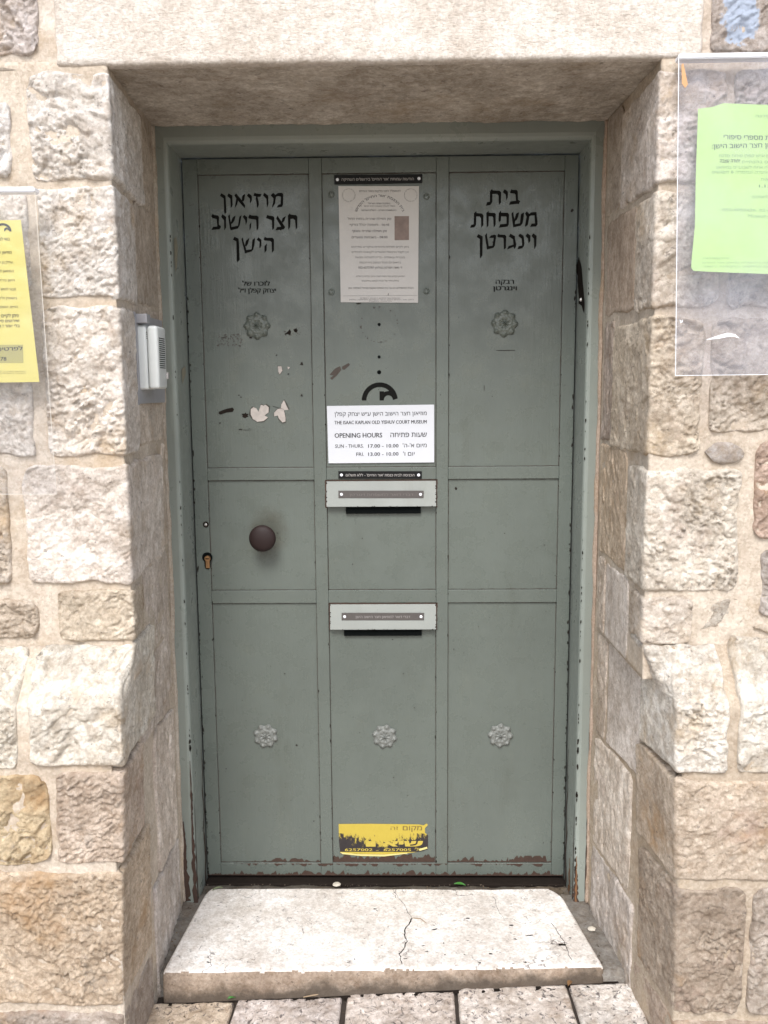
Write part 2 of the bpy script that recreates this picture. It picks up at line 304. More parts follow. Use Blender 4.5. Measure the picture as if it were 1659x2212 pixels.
def acrylic(name,haze,col,tint=(.985,.988,.995)):
    m=bpy.data.materials.new(name);m.use_nodes=True;t=m.node_tree;t.nodes.clear();o=N(t,'ShaderNodeOutputMaterial')
    P=N(t,'ShaderNodeNewGeometry').outputs['Position']
    tr=N(t,'ShaderNodeBsdfTransparent');tr.inputs[0].default_value=(*tint,1);df=N(t,'ShaderNodeBsdfDiffuse');df.inputs[0].default_value=(*col,1)
    g=N(t,'ShaderNodeBsdfGlossy');g.inputs['Roughness'].default_value=.12;lw=N(t,'ShaderNodeLayerWeight');lw.inputs[0].default_value=.5;fr=N(t,'ShaderNodeMapRange');fr.inputs['To Min'].default_value=.03;fr.inputs['To Max'].default_value=.8;L(t,mathn(t,'POWER',lw.outputs['Facing'],5.),fr.inputs['Value'])
    f=ramp(t,noise(t,P,6,4,.6),.3,.8,haze*.3,haze*2.2);a=N(t,'ShaderNodeMixShader');L(t,f,a.inputs[0]);L(t,tr.outputs[0],a.inputs[1]);L(t,df.outputs[0],a.inputs[2])
    bm_=N(t,'ShaderNodeBump');bm_.inputs['Distance'].default_value=.009;L(t,noise(t,P,7,3,.5),bm_.inputs['Height']);L(t,bm_.outputs[0],g.inputs['Normal'])
    c=N(t,'ShaderNodeMixShader');L(t,fr.outputs[0],c.inputs[0]);L(t,a.outputs[0],c.inputs[1]);L(t,g.outputs[0],c.inputs[2]);L(t,c.outputs[0],o.inputs[0]);return m
ACRL=acrylic('clear_acrylic',.025,(.85,.85,.86));ACRR=acrylic('hazy_acrylic',.055,(.72,.73,.80),(.93,.93,.95))
# ------------------------------------------------------------------ relief surfaces
def relief(name,B,style,seed,mat,parent,color,B0=None,edge=.009,drop=.0075,thick=.05,bulge=.0,flip=False,amp=1.,e=None,push=.0022):
    """B: (m,n,3) grid of base positions; displaced along its normal, edges rounded, rim carried back"""
    m,n=B.shape[:2]
    ds=np.linalg.norm(np.diff(B,axis=1),axis=2);dt=np.linalg.norm(np.diff(B,axis=0),axis=2)
    s=np.concatenate([np.zeros((m,1)),np.cumsum(ds,1)],1);t=np.concatenate([np.zeros((1,n)),np.cumsum(dt,0)],0)
    e=np.minimum(np.minimum(s,s[:,-1:]-s),np.minimum(t,t[-1:]-t))
    B0=B if B0 is None else B0;gs=np.gradient(B0,axis=1);gt=np.gradient(B0,axis=0);nr=np.cross(gs,gt);nr/=np.linalg.norm(nr,axis=2,keepdims=True)+1e-12
    if flip: nr=-nr
    k=np.clip(1-e/edge,0,1);h=-drop*(1-np.sqrt(np.clip(1-k*k,0,1)))
    fade=np.clip(e/(edge*.9),.25,1)
    h=h+STYLES[style](s,t,seed)*amp*fade*(1-(.72 if style in('rock','rough','tooled') and abs(nr[...,1]).max()>.6 else 0)*np.abs(nr[...,0]))+bulge*np.clip(e/.05,0,1)**.5+push
    V=B+nr*h[...,None]
    idx=np.arange(m*n).reshape(m,n);F=np.stack([idx[:-1,:-1],idx[:-1,1:],idx[1:,1:],idx[1:,:-1]],-1).reshape(-1,4)
    if flip:F=F[:,::-1]
    ring=np.concatenate([idx[0,:],idx[1:,-1],idx[-1,-2::-1],idx[-2:0:-1,0]])
    Vf=V.reshape(-1,3);back=(B-nr*thick).reshape(-1,3)[ring];r2=np.arange(len(ring))+m*n;nx=np.roll(np.arange(len(ring)),-1)
    G=np.stack([ring,r2,r2[nx],ring[nx]],-1)
    if flip:G=G[:,::-1]
    me=mesh_np(name,np.concatenate([Vf,back]),np.concatenate([F,G]))
    me.polygons.foreach_set('use_smooth',np.ones(len(me.polygons),bool))
    if style in('rock','rough','paver'): me.polygons.foreach_set('use_smooth',np.zeros(len(me.polygons),bool)) if style=='flat' else None
    return link(name,me,mat,parent,False,color)
def path_pts(pts,step,smooth=.008):
    pts=np.array(pts,float);seg=np.linalg.norm(np.diff(pts,axis=0),axis=1);L_=np.concatenate([[0],np.cumsum(seg)])
    n=max(4,int(L_[-1]/step)+1);s=np.linspace(0,L_[-1],n);P=np.stack([np.interp(s,L_,pts[:,i]) for i in range(pts.shape[1])],-1)
    k=int(smooth/step)
    if k>0 and len(pts)>2:
        Q=P.copy()
        for _ in range(2):
            R=Q.copy()
            for i in range(n):
                w_=min(k,i,n-1-i);R[i]=Q[i-w_:i+w_+1].mean(0)
            Q=R
        P=Q
    return P
WALL=None;_seed=[100]
def stone(top,bot,z0,z1,style='rock',color=(.6,.55,.47),mat=None,step=.003,name='stone',jag=.0085,chamfer=None,z0r=None,z1r=None,rc=.018,**k):
    """top/bot: plan path (x,y) of the face at its top and its bottom, left to right; z0..z1 its height"""
    _seed[0]+=131;q=_seed[0]
    if rc==.018: rc=.005+.022*_h(np.array([q]),np.array([9]),8)[0]
    A=path_pts(top,step);n=len(A);Bp=path_pts(bot,step)
    Bp=np.stack([np.interp(np.linspace(0,1,n),np.linspace(0,1,len(Bp)),Bp[:,i]) for i in(0,1)],-1)
    m=max(4,int((z1-z0)/step)+1);v=np.linspace(0,1,m)[:,None];u=np.linspace(0,1,n)[None,:]
    Ltot=np.linalg.norm(np.diff(A,axis=0),axis=1).sum();H=z1-z0
    z0r=z0 if z0r is None else z0r;z1r=z1 if z1r is None else z1r
    es=np.minimum(u,1-u)*Ltot;kk=np.clip(1-es/rc,0,1);ins=rc*(1-np.sqrt(np.clip(1-kk*kk,0,1)))*.6
    zb=z0+(z0r-z0)*u+jag*fbm(u*Ltot*22,u*0+q,q,4)+ins;zt=z1+(z1r-z1)*u+jag*fbm(u*Ltot*22,u*0+q+9,q,4)-ins
    Z=zb+(zt-zb)*v
    ev=np.minimum(v,1-v)*H;kv=np.clip(1-ev/rc,0,1);lo=jag*fbm(v*H*24,v*0+3,q+5,4)+rc*(1-np.sqrt(np.clip(1-kv*kv,0,1)))*.5;hi=jag*fbm(v*H*24,v*0+8,q+6,4)-rc*(1-np.sqrt(np.clip(1-kv*kv,0,1)))*.5
    uu=u+(lo/Ltot)*(1-u)+(hi/Ltot)*u; uu=np.clip(uu,-.02,1.02)*np.ones_like(v);uu=np.maximum.accumulate(uu,axis=1)
    g=np.linspace(0,1,n)
    def grid(uu,Z):
        f=np.clip((z1-Z)/(max(H,1e-6) if chamfer is None else chamfer),0,1);o=[]
        for i in(0,1):
            a=np.interp(uu.ravel(),g,A[:,i]).reshape(m,n);b_=np.interp(uu.ravel(),g,Bp[:,i]).reshape(m,n);o.append(a+(b_-a)*f)
        return np.stack([o[0],o[1],Z],-1)
    B=grid(uu,Z);B0=grid(u*np.ones_like(v),z0+(z1-z0)*v*np.ones_like(u))
    L_=sum(color)/3;color=tuple((c+(L_-c)*.18)*1.2 for c in color)
    return relief(name,B,style,q,mat or ROCK,k.pop('parent',WALL),color,B0=B0,**k)
YW,YP=-.58,-.68
AL=(-.538,YW);AR=(.576,YW);FL=(-.5665,-.136);FR=(.5665,-.136)
def zpx(y,Y,x=829): return float(at(x,y,Y=Y)[2])
def flat(x0,y0,x1,y1,Y=YW,**k):
    a=at(x0,(y0+y1)/2,Y=Y);b=at(x1,(y0+y1)/2,Y=Y);xm=(x0+x1)/2
    z0=at(max(-60,min(1720,x0)),y1,Y=Y)[2];z0r=at(max(-60,min(1720,x1)),y1,Y=Y)[2];z1=at(x0,y0,Y=Y)[2];z1r=at(x1,y0,Y=Y)[2]
    p=[(a[0],Y),(b[0],Y)];return stone(p,p,(z0+z0r)/2,(z1+z1r)/2,**k)
def along(A,B,Y):   # point on the reveal line A->B (plan) at depth Y
    f=(Y-A[1])/(B[1]-A[1]);return (A[0]+(B[0]-A[0])*f,Y)
WALL=empty('stone_wall',(0,-.3,-.1),'rough pale limestone block wall with wide sandy mortar joints around the green door','wall')
def quoin(side,xo,y0,y1,yret,Y=YW,A=None,A2=None,**k):
    """corner stone: face towards the street plus its return into the doorway as far as depth yret"""
    a=at(xo,(y0+y1)/2,Y=Y);xe=250 if side=='L' else 1410
    z0=zpx(y1,Y,xe);z1=zpx(y0,Y,xe)
    if side=='L':
        A=A or AL;p=[(a[0],Y),A,along(A,FL,yret)]
    else:
        A=A or AR;p=[along(A,FR,yret),A,(a[0],Y)]
    return stone(p,p,z0,z1,**k)
def inner(side,z0,z1,y0,y1,**k):
    a,b=(AL,FL) if side=='L' else (AR,FR)
    aa=(ALx if side=='L' else ARx)
    def pp(z):
        q=aa if z<.80 else a;o=[along(q,b,y0),along(q,b,y1)];return o if side=='L' else o[::-1]
    k.setdefault('drop',.004);k.setdefault('push',-.002)
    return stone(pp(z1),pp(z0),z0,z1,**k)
ALx,ARx=(-.556,-.68),(.638,-.68)
W1=(.70,.67,.63);W2=(.68,.64,.59)
# left wall, upper courses
flat(-90,-70,80,117,color=(.66,.61,.60));flat(-200,-190,90,-82,color=W1)
flat(-120,222,24,388,color=(.67,.65,.63));flat(-300,-60,-102,388,color=W1)
quoin('L',60,155,388,-.28,color=(.73,.70,.66),style='rock')
quoin('L',82,402,643,-.40,color=W1,style='rough')
quoin('L',95,660,985,-.44,color=(.69,.64,.58))
flat(-140,405,62,640,color=W2,style='rough');flat(-140,660,66,985,color=W2,style='rough')
quoin('L',52,1004,1260,-.20,color=(.68,.62,.56),style='tooled')
flat(-160,1006,20,1262,color=(.55,.49,.42))
quoin('L',125,1276,1384,-.47,color=(.56,.48,.37))
flat(-120,1296,84,1378,color=(.50,.42,.33),style='rock',mat=DIRTY)
# left reveal, behind the corner stones
zz=[zpx(y,YW,262) for y in(120,388,402,643,660,985,1004,1260,1276,1395)]
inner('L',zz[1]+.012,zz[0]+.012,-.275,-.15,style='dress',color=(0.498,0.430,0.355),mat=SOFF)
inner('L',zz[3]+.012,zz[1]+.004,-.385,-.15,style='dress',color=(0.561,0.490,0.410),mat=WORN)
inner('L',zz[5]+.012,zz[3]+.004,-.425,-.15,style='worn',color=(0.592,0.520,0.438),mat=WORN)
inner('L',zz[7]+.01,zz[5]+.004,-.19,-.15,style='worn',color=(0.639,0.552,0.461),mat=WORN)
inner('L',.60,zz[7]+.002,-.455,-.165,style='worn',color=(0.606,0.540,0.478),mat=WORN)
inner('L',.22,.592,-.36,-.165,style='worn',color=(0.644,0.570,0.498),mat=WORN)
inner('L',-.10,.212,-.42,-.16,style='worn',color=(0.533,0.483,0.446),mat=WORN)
# left plinth: sloping top then face 10 cm proud
ZL=zpx(1392,YW,200);CH=.108
def plinth(side,xo,zt,zb,yret,Aup,Alo,chamfer=None,Yt=YW,color=(.5,.45,.36),ret_top=None,**k):
    fl=FL if side=='L' else FR
    def pth(Y,A):
        X=at(xo,1700 if zt<.7 else 1500,Y=YP)[0]
        return [(X,Y),A,along(A,fl,yret)] if side=='L' else [along(A,fl,yret),A,(X,Y)]
    return stone(pth(Yt,Aup),pth(YP,Alo),zb,zt,chamfer=chamfer,color=color,**k)
ALp=(-.545,YP)
plinth('L',53,ZL,zpx(1657,YP,200),-.37,(-.538,YW),ALp,chamfer=CH,color=(.66,.62,.54))
def pflat(xo,x1,zt,zb,ch=None,**k):
    a=at(xo,1600,Y=YP)[0];b=at(x1,1600,Y=YP)[0];Yt=YW if ch else YP
    return stone([(a,Yt),(b,Yt)],[(a,YP),(b,YP)],zb,zt,chamfer=ch,**k)
pflat(-140,37,ZL,zpx(1662,YP,0),CH,color=(.66,.62,.53))
plinth('L',115,zpx(1668,YP,180),zpx(1868,YP,180),-.50,ALp,(-.556,YP),Yt=YP,color=(.56,.46,.37),mat=DIRTY)
pflat(-140,97,zpx(1672,YP,40),zpx(1868,YP,40),color=(.56,.45,.28),mat=DIRTY)
plinth('L',-130,zpx(1884,YP,180),zpx(2172,YP,180),-.45,(-.558,YP),(-.572,YP),Yt=YP,color=(.56,.45,.33),mat=DIRTY,style='rough',amp=1.3)
plinth('L',-130,zpx(2188,YP,180),-.12,-.45,(-.572,YP),(-.575,YP),Yt=YP,color=(.42,.36,.31),mat=DIRTY,style='rough')
# right wall
flat(1538,-70,1740,112,color=(.45,.40,.37),mat=BLUE,style='rough');flat(1755,-70,2000,112,color=W2)
quoin('R',1568,152,396,-.30,color=(.66,.60,.55),style='rough');flat(1585,150,1850,396,color=W2,style='rough')
quoin('R',1560,411,664,-.44,color=(.64,.58,.50));flat(1576,411,1850,664,color=W2)
quoin('R',1519,684,984,-.27,color=(.60,.52,.41));flat(1535,690,1790,932,color=(.54,.47,.38))
flat(1521,955,1612,1004,color=(.42,.39,.37),style='worn',rc=.03,edge=.02,push=.003);flat(1630,947,1800,1165,color=(.46,.34,.27),mat=DIRTY);flat(1642,1185,1800,1335,color=(.42,.38,.35),style='rough')
quoin('R',1597,1012,1276,-.43,color=(.62,.57,.49),style='rock')
quoin('R',1498,1290,1390,-.47,color=(.56,.50,.43));flat(1506,1292,1612,1362,color=(.46,.42,.36),style='worn',push=-.004)
flat(1625,1350,1800,1366,color=(.5,.45,.38),style='worn')
zr=[zpx(y,YW,1410) for y in(130,396,411,664,684,984,1012,1276,1290,1395)]
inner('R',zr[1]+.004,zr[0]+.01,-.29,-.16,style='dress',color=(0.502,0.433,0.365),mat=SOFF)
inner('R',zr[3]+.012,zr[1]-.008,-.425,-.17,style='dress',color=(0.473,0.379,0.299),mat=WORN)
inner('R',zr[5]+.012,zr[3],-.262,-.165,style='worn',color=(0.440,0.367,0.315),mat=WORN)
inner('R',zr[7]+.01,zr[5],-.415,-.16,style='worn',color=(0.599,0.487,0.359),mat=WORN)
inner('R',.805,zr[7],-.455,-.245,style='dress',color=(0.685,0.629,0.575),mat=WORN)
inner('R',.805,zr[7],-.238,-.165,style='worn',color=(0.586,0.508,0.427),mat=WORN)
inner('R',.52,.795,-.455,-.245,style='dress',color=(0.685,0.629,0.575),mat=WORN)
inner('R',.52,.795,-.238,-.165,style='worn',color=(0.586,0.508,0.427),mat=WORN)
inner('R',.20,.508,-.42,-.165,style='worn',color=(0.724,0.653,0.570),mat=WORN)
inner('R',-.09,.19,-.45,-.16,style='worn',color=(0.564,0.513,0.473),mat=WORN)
ZR=zpx(1390,YW,1500);ARt=(.578,YW);ARp=(.628,YP)
plinth('R',1581,ZR,zpx(1671,YP,1500),-.475,ARt,ARp,chamfer=CH,color=(.66,.63,.57));pflat(1596,1800,ZR+.015,zpx(1671,YP,1500),CH,color=(.66,.63,.56))
plinth('R',1760,zpx(1686,YP,1500),zpx(1903,YP,1500),-.46,ARp,(.640,YP),Yt=YP,color=(.55,.46,.36),mat=DIRTY,style='tooled')
plinth('R',1626,zpx(1920,YP,1500),zpx(2190,YP,1500),-.48,(.640,YP),(.648,YP),Yt=YP,color=(.38,.31,.24),mat=DIRTY,style='rough',amp=1.5);pflat(1642,1820,zpx(1920,YP,1500),zpx(2190,YP,1500),color=(.46,.40,.34),mat=DIRTY)
plinth('R',1700,zpx(2206,YP,1500),-.12,-.46,(.648,YP),(.65,YP),Yt=YP,color=(.42,.33,.26),mat=DIRTY,style='rough')
# lintel and its soffit: swept left to right
def swept(name,prof,x0,x1,style,mat,color,step=.004,**k):
    _seed[0]+=131;A=path_pts(prof,step,.006);n=int((x1-x0)/step)+1;xs=np.linspace(x0,x1,n)
    B=np.zeros((len(A),n,3));B[...,0]=xs[None,:];B[...,1]=A[:,:1];B[...,2]=A[:,1:]
    B[...,0]+=.004*fbm(A[:,1:]*16,A[:,:1]*0,_seed[0],3)
    return relief(name,B,style,_seed[0],mat,WALL,color,**k)
xl=float(at(118,60,Y=YW)[0]);xr=float(at(1517,60,Y=YW)[0])
swept('lintel',[(-.555,2.092),(YW,2.092),(YW,2.43)],xl,xr,'dress',COMB,(.74,.715,.68),edge=.006,drop=.004,amp=1.2)
swept('soffit',[(-.115,2.102),(-.558,2.094)],-.60,.60,'worn',SOFF,(.64,.595,.53),edge=.004,drop=.002,amp=.7)
# mortar bed behind everything
def bed(pts,z0,z1,seed,off=.0052,step=.010,color=(.54,.485,.41),top=None,chamfer=None):
    _seed[0]=seed;return stone(top or pts,pts,z0,z1,'mortar',color,MORT,step,'mortar',0.,chamfer=chamfer,rc=.001,edge=.001,drop=0,thick=.02,push=-off)
bed([(-2.3,YW),AL,FL],.80,2.10,9000);bed([(-2.3,YW),(xl+.03,YW)],2.085,3.2,9100,color=(.55,.505,.45));bed([FR,AR,(2.3,YW)],.80,2.10,9200);bed([(xr-.03,YW),(2.3,YW)],2.085,3.2,9300,color=(.50,.44,.38));bed([(xl-.1,YW),(xr+.1,YW)],2.40,3.2,9350)
bed([(-2.3,YP),(-.566,YP),along((-.566,YP),FL,-.13)],-.2,ZL,9400,top=[(-2.3,YW),(-.538,YW),FL],chamfer=CH)
bed([along((.645,YP),FR,-.13),(.640,YP),(2.3,YP)],-.2,ZR,9500,top=[FR,(.578,YW),(2.3,YW)],chamfer=CH,color=(.45,.39,.31))
bed([FL,(-.562,-.100)],0,2.1,9600,off=0,color=(.44,.40,.34),step=.008);bed([(.562,-.100),FR],0,2.1,9700,off=0,color=(.43,.34,.27),step=.008)
# plain courses farther along the wall, beyond the picture
random.seed(4)
for (xa,xb) in((-2.25,-1.02),(1.06,2.25)):
    z=-.1
    while z<3.0:
        h=random.uniform(.17,.25);x=xa
        low=z+h<ZL-.08
        if z<ZL-.05<z+h and not low: h=ZL-z-.01;low=True
        while x<xb-.06:
            w_=min(random.uniform(.18,.34),xb-x);Y=YP if low else YW;cc=random.uniform(.45,.6)
            top=[(x,YW if (low and z+h>ZL-.03) else Y),(x+w_-.018,YW if (low and z+h>ZL-.03) else Y)]
            stone(top,[(x,Y),(x+w_-.018,Y)],z,z+h-.016,'rough',(cc,cc*.88,cc*.72),step=.012,chamfer=CH if top[0][1]!=Y else None,amp=1.4);x+=w_
        z+=h
x=-1.0
while x<1.0:
    w_=random.uniform(.2,.34);
    for zc in(2.45,2.67,2.88): stone([(x,YW),(x+w_-.016,YW)],[(x,YW),(x+w_-.016,YW)],zc,zc+.2,'rough',(.55,.5,.42),step=.012,amp=1.4)
    x+=w_
# ------------------------------------------------------------------ ground
def gz(x,y): return -.0585+.035*x+.03*(y+.43)
def struct(name,mb_or_o,mat=None,color=None):
    o=mb_or_o if not isinstance(mb_or_o,MB) else mb_or_o.build(name,mat,color=color);o['kind']='structure';return o
g=MB();nx,ny=14,14
xs=[-40,-12,-4,-1.6,-.8,-.4,0,.4,.8,1.6,4,12,40];ys=[-60,-20,-8,-4,-2,-1.2,-.8,-.5,-.2,.3]
vv=[[g.b.verts.new((x,y,gz(max(-3,min(3,x)),max(-4,y))-.012)) for x in xs] for y in ys]
for i in range(len(ys)-1):
    for j in range(len(xs)-1): g.b.faces.new((vv[i][j],vv[i][j+1],vv[i+1][j+1],vv[i+1][j]))
GROUND=struct('ground',g,CEM,(.42,.38,.33))
PV=bpy.data.objects.new('pavement',None);COL.objects.link(PV);PV['kind']='structure';PV.location=(0,-.7,-.06)
def paver(x0,x1,y0,y1,col,sk0=0,sk1=0,step=.0034):
    _seed[0]+=131;n=max(4,int((x1-x0)/step));m=max(4,int((y1-y0)/step));u=np.linspace(0,1,n)[None,:];v=np.linspace(0,1,m)[:,None]
    q=_seed[0];Y=y0+(y1-y0)*v+.003*fbm(u*5,u*0,q,3);xa=x0+sk0*(1-v);xb=x1+sk1*(1-v);X=xa+(xb-xa)*u+.002*fbm(v*6,v*0,q+3,3)
    X,Y=np.broadcast_arrays(X,Y);B=np.stack([X,Y,gz(X,Y)],-1)
    return relief('paving_stone',B,'paver',q,PAVE,PV,col,edge=.006,drop=.006,thick=.03)
jx=[float(at(x,y,Z=-.06)[0]) for x,y in((500,2185),(742,2175),(985,2160),(1230,2160))]
ed=[-.86,-.545]+jx
cols=[(.7,.6,.5),(.72,.66,.63),(.72,.65,.60),(.74,.68,.63),(.80,.76,.72)]
paver(-.60,jx[0]-.004,-.86,-.452,(.68,.58,.47),sk1=-.02);paver(jx[0]+.004,jx[1]-.007,-.86,-.446,cols[1],-.02,-.004);paver(jx[1]+.007,jx[2]-.004,-.86,-.436,cols[2],-.004,.0);paver(jx[2]+.004,jx[3]-.004,-.86,-.425,cols[3],0,.012);paver(jx[3]+.004,.625,-.86,-.425,cols[4],.012)
random.seed(11)
for r in range(5):
    y1=-.872-r*.42;x=-1.9+random.uniform(-.1,.1)
    while x<1.9:
        w_=random.uniform(.24,.36);c=random.uniform(.48,.58);paver(x,x+w_-.01,y1-.408,y1,(c,c*.88,c*.8),step=.012);x+=w_
struct('joint_dirt',MB().poly([(x,y,gz(x,y)-.0085) for x,y in((-.66,-.90),(.66,-.90),(.66,-.40),(-.66,-.40))]),plain('joint_dirt',(.055,.045,.038),.95,0,.5,60,.002,150,spec=.1))
# cement around the step and under the door
def sheet(name,pts,style,mat,col,parent,step=.006,seed=1,z=None):
    pass
_c=[0]
def cement(x0,x1,y0,y1,zf,col,name='cement_fill'):
    _seed[0]+=131;n=max(4,int((x1-x0)/.006));m=max(4,int((y1-y0)/.006));X,Y=np.meshgrid(np.linspace(x0,x1,n),np.linspace(y0,y1,m));Z=zf(X,Y)
    return relief(name,np.stack([X,Y,Z],-1),'mortar',_seed[0],CEM,PV,col,edge=.004,drop=.003,thick=.09,amp=1.5)
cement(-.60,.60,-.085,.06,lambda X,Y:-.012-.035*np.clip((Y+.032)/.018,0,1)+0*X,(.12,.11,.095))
cement(-.60,-.50,-.415,-.085,lambda X,Y:-.006+0*X-.02*np.clip((-.30-Y)/.1,0,1),(.21,.20,.185))
cement(.50,.63,-.42,-.085,lambda X,Y:-.004-.012*np.clip((-.34-Y)/.08,0,1)+0*X,(.24,.23,.215))
# ------------------------------------------------------------------ door step
STEP=empty('door_step',(0,-.25,-.08),'worn white limestone door step with dark cracks and a brown stained front edge','step')
def step_grid():
    st=.004;front=[];prof=[]
    A=path_pts([(-.066,0.),(-.425,0.),(-.431,-.005),(-.440,-.105)],st,.008);n=int(1.1/st);m=len(A)
    u=np.linspace(0,1,n)[None,:];Y=A[:,:1]+0*u;Z=A[:,1:]+0*u
    dep=np.clip((-.066-A[:,:1])/(.36),0,1)
    xlft=-.514-.034*dep+.010*(1-np.clip(dep*9,0,1))**2;xr_=.500+.052*dep-.03*(1-np.clip(dep*6,0,1))**2
    X=xlft+(xr_-xlft)*u
    Y=Y+.012*(u-.5)*dep*2.2+.004*fbm(u*9,u*0,55,3)*(dep>.9)+.003*fbm(u*14,u*0+7,77,3)*(1-dep)+.006*np.clip(1-dep*5,0,1)*fbm(u*5,u*0+2,71,2)
    ar=np.exp(-((Y+.428)/.014)**2);Z=Z-.009*np.clip(fbm(u*26,Y*40,88,4)-.12,0,1)*ar-.0025*ar*fbm(u*8,u*0,89,3)
    X,Y,Z=np.broadcast_arrays(X,Y,Z);return np.stack([X,Y,Z],-1)
B=step_grid()[::-1]
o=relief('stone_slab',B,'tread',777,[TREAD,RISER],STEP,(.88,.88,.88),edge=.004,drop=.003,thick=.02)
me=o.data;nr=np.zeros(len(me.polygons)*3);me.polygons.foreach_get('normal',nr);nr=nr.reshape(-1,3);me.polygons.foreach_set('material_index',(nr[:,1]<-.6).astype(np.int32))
def ribbon(mb,pts,w0,w1,nrm,seed=0,jit=.5,closed=False):
    """ragged ribbon lying on a surface: centre line points, width at start and end"""
    rnd=random.Random(seed);nrm=Vector(nrm);P=[Vector(p) for p in pts];n=len(P);prev=None
    for i in range(n):
        d=(P[min(i+1,n-1)]-P[max(0,i-1)]).normalized();s=d.cross(nrm).normalized();w=(w0+(w1-w0)*i/(n-1))
        a=mb.b.verts.new(P[i]+s*w*.5*(1+rnd.uniform(-jit,jit)));b=mb.b.verts.new(P[i]-s*w*.5*(1+rnd.uniform(-jit,jit)))
        if prev: mb.b.faces.new((prev[0],a,b,prev[1]))
        prev=(a,b)
def wig(p,q,n,amp,seed):
    rnd=random.Random(seed);p=Vector(p);q=Vector(q);d=(q-p);s=Vector((-d.y,d.x,0)) if abs(d.z)<abs(d.x)+abs(d.y) else Vector((-d.z,0,d.x))
    s=s.normalized() if s.length else Vector((1,0,0));off=0;out=[]
    for i in range(n+1):
        off=off*.6+rnd.uniform(-amp,amp);out.append(p+d*(i/n)+s*off*(1 if 0<i<n else .3))
    return out
ZT=.0022
def crack(pts,w,seed):
    P=[Vector(at(x,y,Z=0)) for x,y in pts];out=[]
    for a,b in zip(P,P[1:]): out+=wig(a,b,8,.0022,seed)[:-1];seed+=1
    out.append(P[-1]);cr=MB();out=[Vector((p.x,p.y,ZT)) for p in out];ribbon(cr,out,w,w*1.2,(0,0,1),seed,.7);cr.build('crack',GRIME_SHADE,STEP,recalc=False)
crack([(868,2085),(862,2062),(880,2035),(874,2012),(890,1985)],.0026,3);crack([(890,1985),(868,1950),(850,1925)],.0009,13);crack([(1236,2075),(1215,2030),(1195,2000),(1178,1975),(1165,1945)],.0014,23);crack([(665,1975),(655,1950),(648,1925)],.0008,33);crack([(1090,1990),(1075,1965),(1065,1940)],.0008,43);crack([(1195,2002),(1160,1990),(1130,1998),(1105,1985)],.0008,53)
def blob(mb,c,rx,rz,nrm='y',seed=0,n=14,jit=.35,rot=0.,off=0.):
    rnd=random.Random(seed);c=Vector(c);pts=[]
    for i in range(n):
        a=2*PI*i/n;r=1+rnd.uniform(-jit,jit);x=rx*r*math.cos(a);z=rz*r*math.sin(a);x,z=x*math.cos(rot)-z*math.sin(rot),x*math.sin(rot)+z*math.cos(rot)
        pts.append(c+(Vector((x,-off,z)) if nrm=='y' else (Vector((x,z,off)) if nrm=='z' else Vector((off,x,z)))))
    mb.poly(pts);return mb
ch=MB();rnd=random.Random(5)
for i in range(90):
    x=rnd.uniform(-.5,.52);y=-.405+.31*rnd.random()**2.6;s_=.3+.9*rnd.random()**2;blob(ch,(x,y,ZT-.0002),rnd.uniform(.002,.009)*s_,rnd.uniform(.0012,.0035)*s_,'z',i,12,.6,rnd.uniform(-.5,.5))
for x,y,a in((640,2015,1.2),(1214,2042,1),(590,2035,.6),(1105,2000,.7),(1010,1985,.6),(810,1965,.5),(1060,2062,.6),(480,2050,.6)):
    p=at(x,y,Z=0);blob(ch,(p[0],p[1],ZT),.009*a,.005*a,'z',int(x))
ch.build('chip_mark',GRIME_SHADE,STEP,recalc=False)['kind']='stuff'
# ------------------------------------------------------------------ door frame
FRAME=empty('door_frame',(0,-.06,0),'green painted steel door frame with rusty feet set into the stone opening','door frame')
G=.5325;GT=2.0535
prof=[(.0,.035),(.0,-.118),(.0008,-.1235),(.0030,-.1275),(.0065,-.1295),(.012,-.130),(.036,-.1235),(.037,-.10)]   # (outward, depth)
def frame_part(name,a,b,kind):
    mb=MB();rows=[]
    for u,y in prof:
        if kind=='L': p=[(-G-u,y,-.02 if u<.02 else .0),(-G-u,y,GT+u*1.45)]
        elif kind=='R': p=[(G+u,y,-.02),(G+u,y,GT+u*1.45)]
        else: p=[(-G-u,y,GT+u*1.45),(G+u,y,GT+u*1.45)]
        k=24;rows.append([mb.b.verts.new(Vector(p[0]).lerp(Vector(p[1]),i/k)) for i in range(k+1)])
    for r,s in zip(rows,rows[1:]):
        for i in range(len(r)-1): mb.b.faces.new((r[i],r[i+1],s[i+1],s[i]))
    return mb.build(name,GFRAME,FRAME,smooth=False)
frame_part('jamb',0,0,'L');frame_part('jamb',0,0,'R');frame_part('head',0,0,'T')
MB().box(-G,G,.046,.06,0,GT).build('light_block',SLOT,FRAME);MB().box(-G+.001,G-.001,-.028,.045,-.05,-.006,.003).build('sill_gap_shade',GRIME_SHADE,FRAME)  # added panel blocks light behind the leaf; dark box paints the sill shade
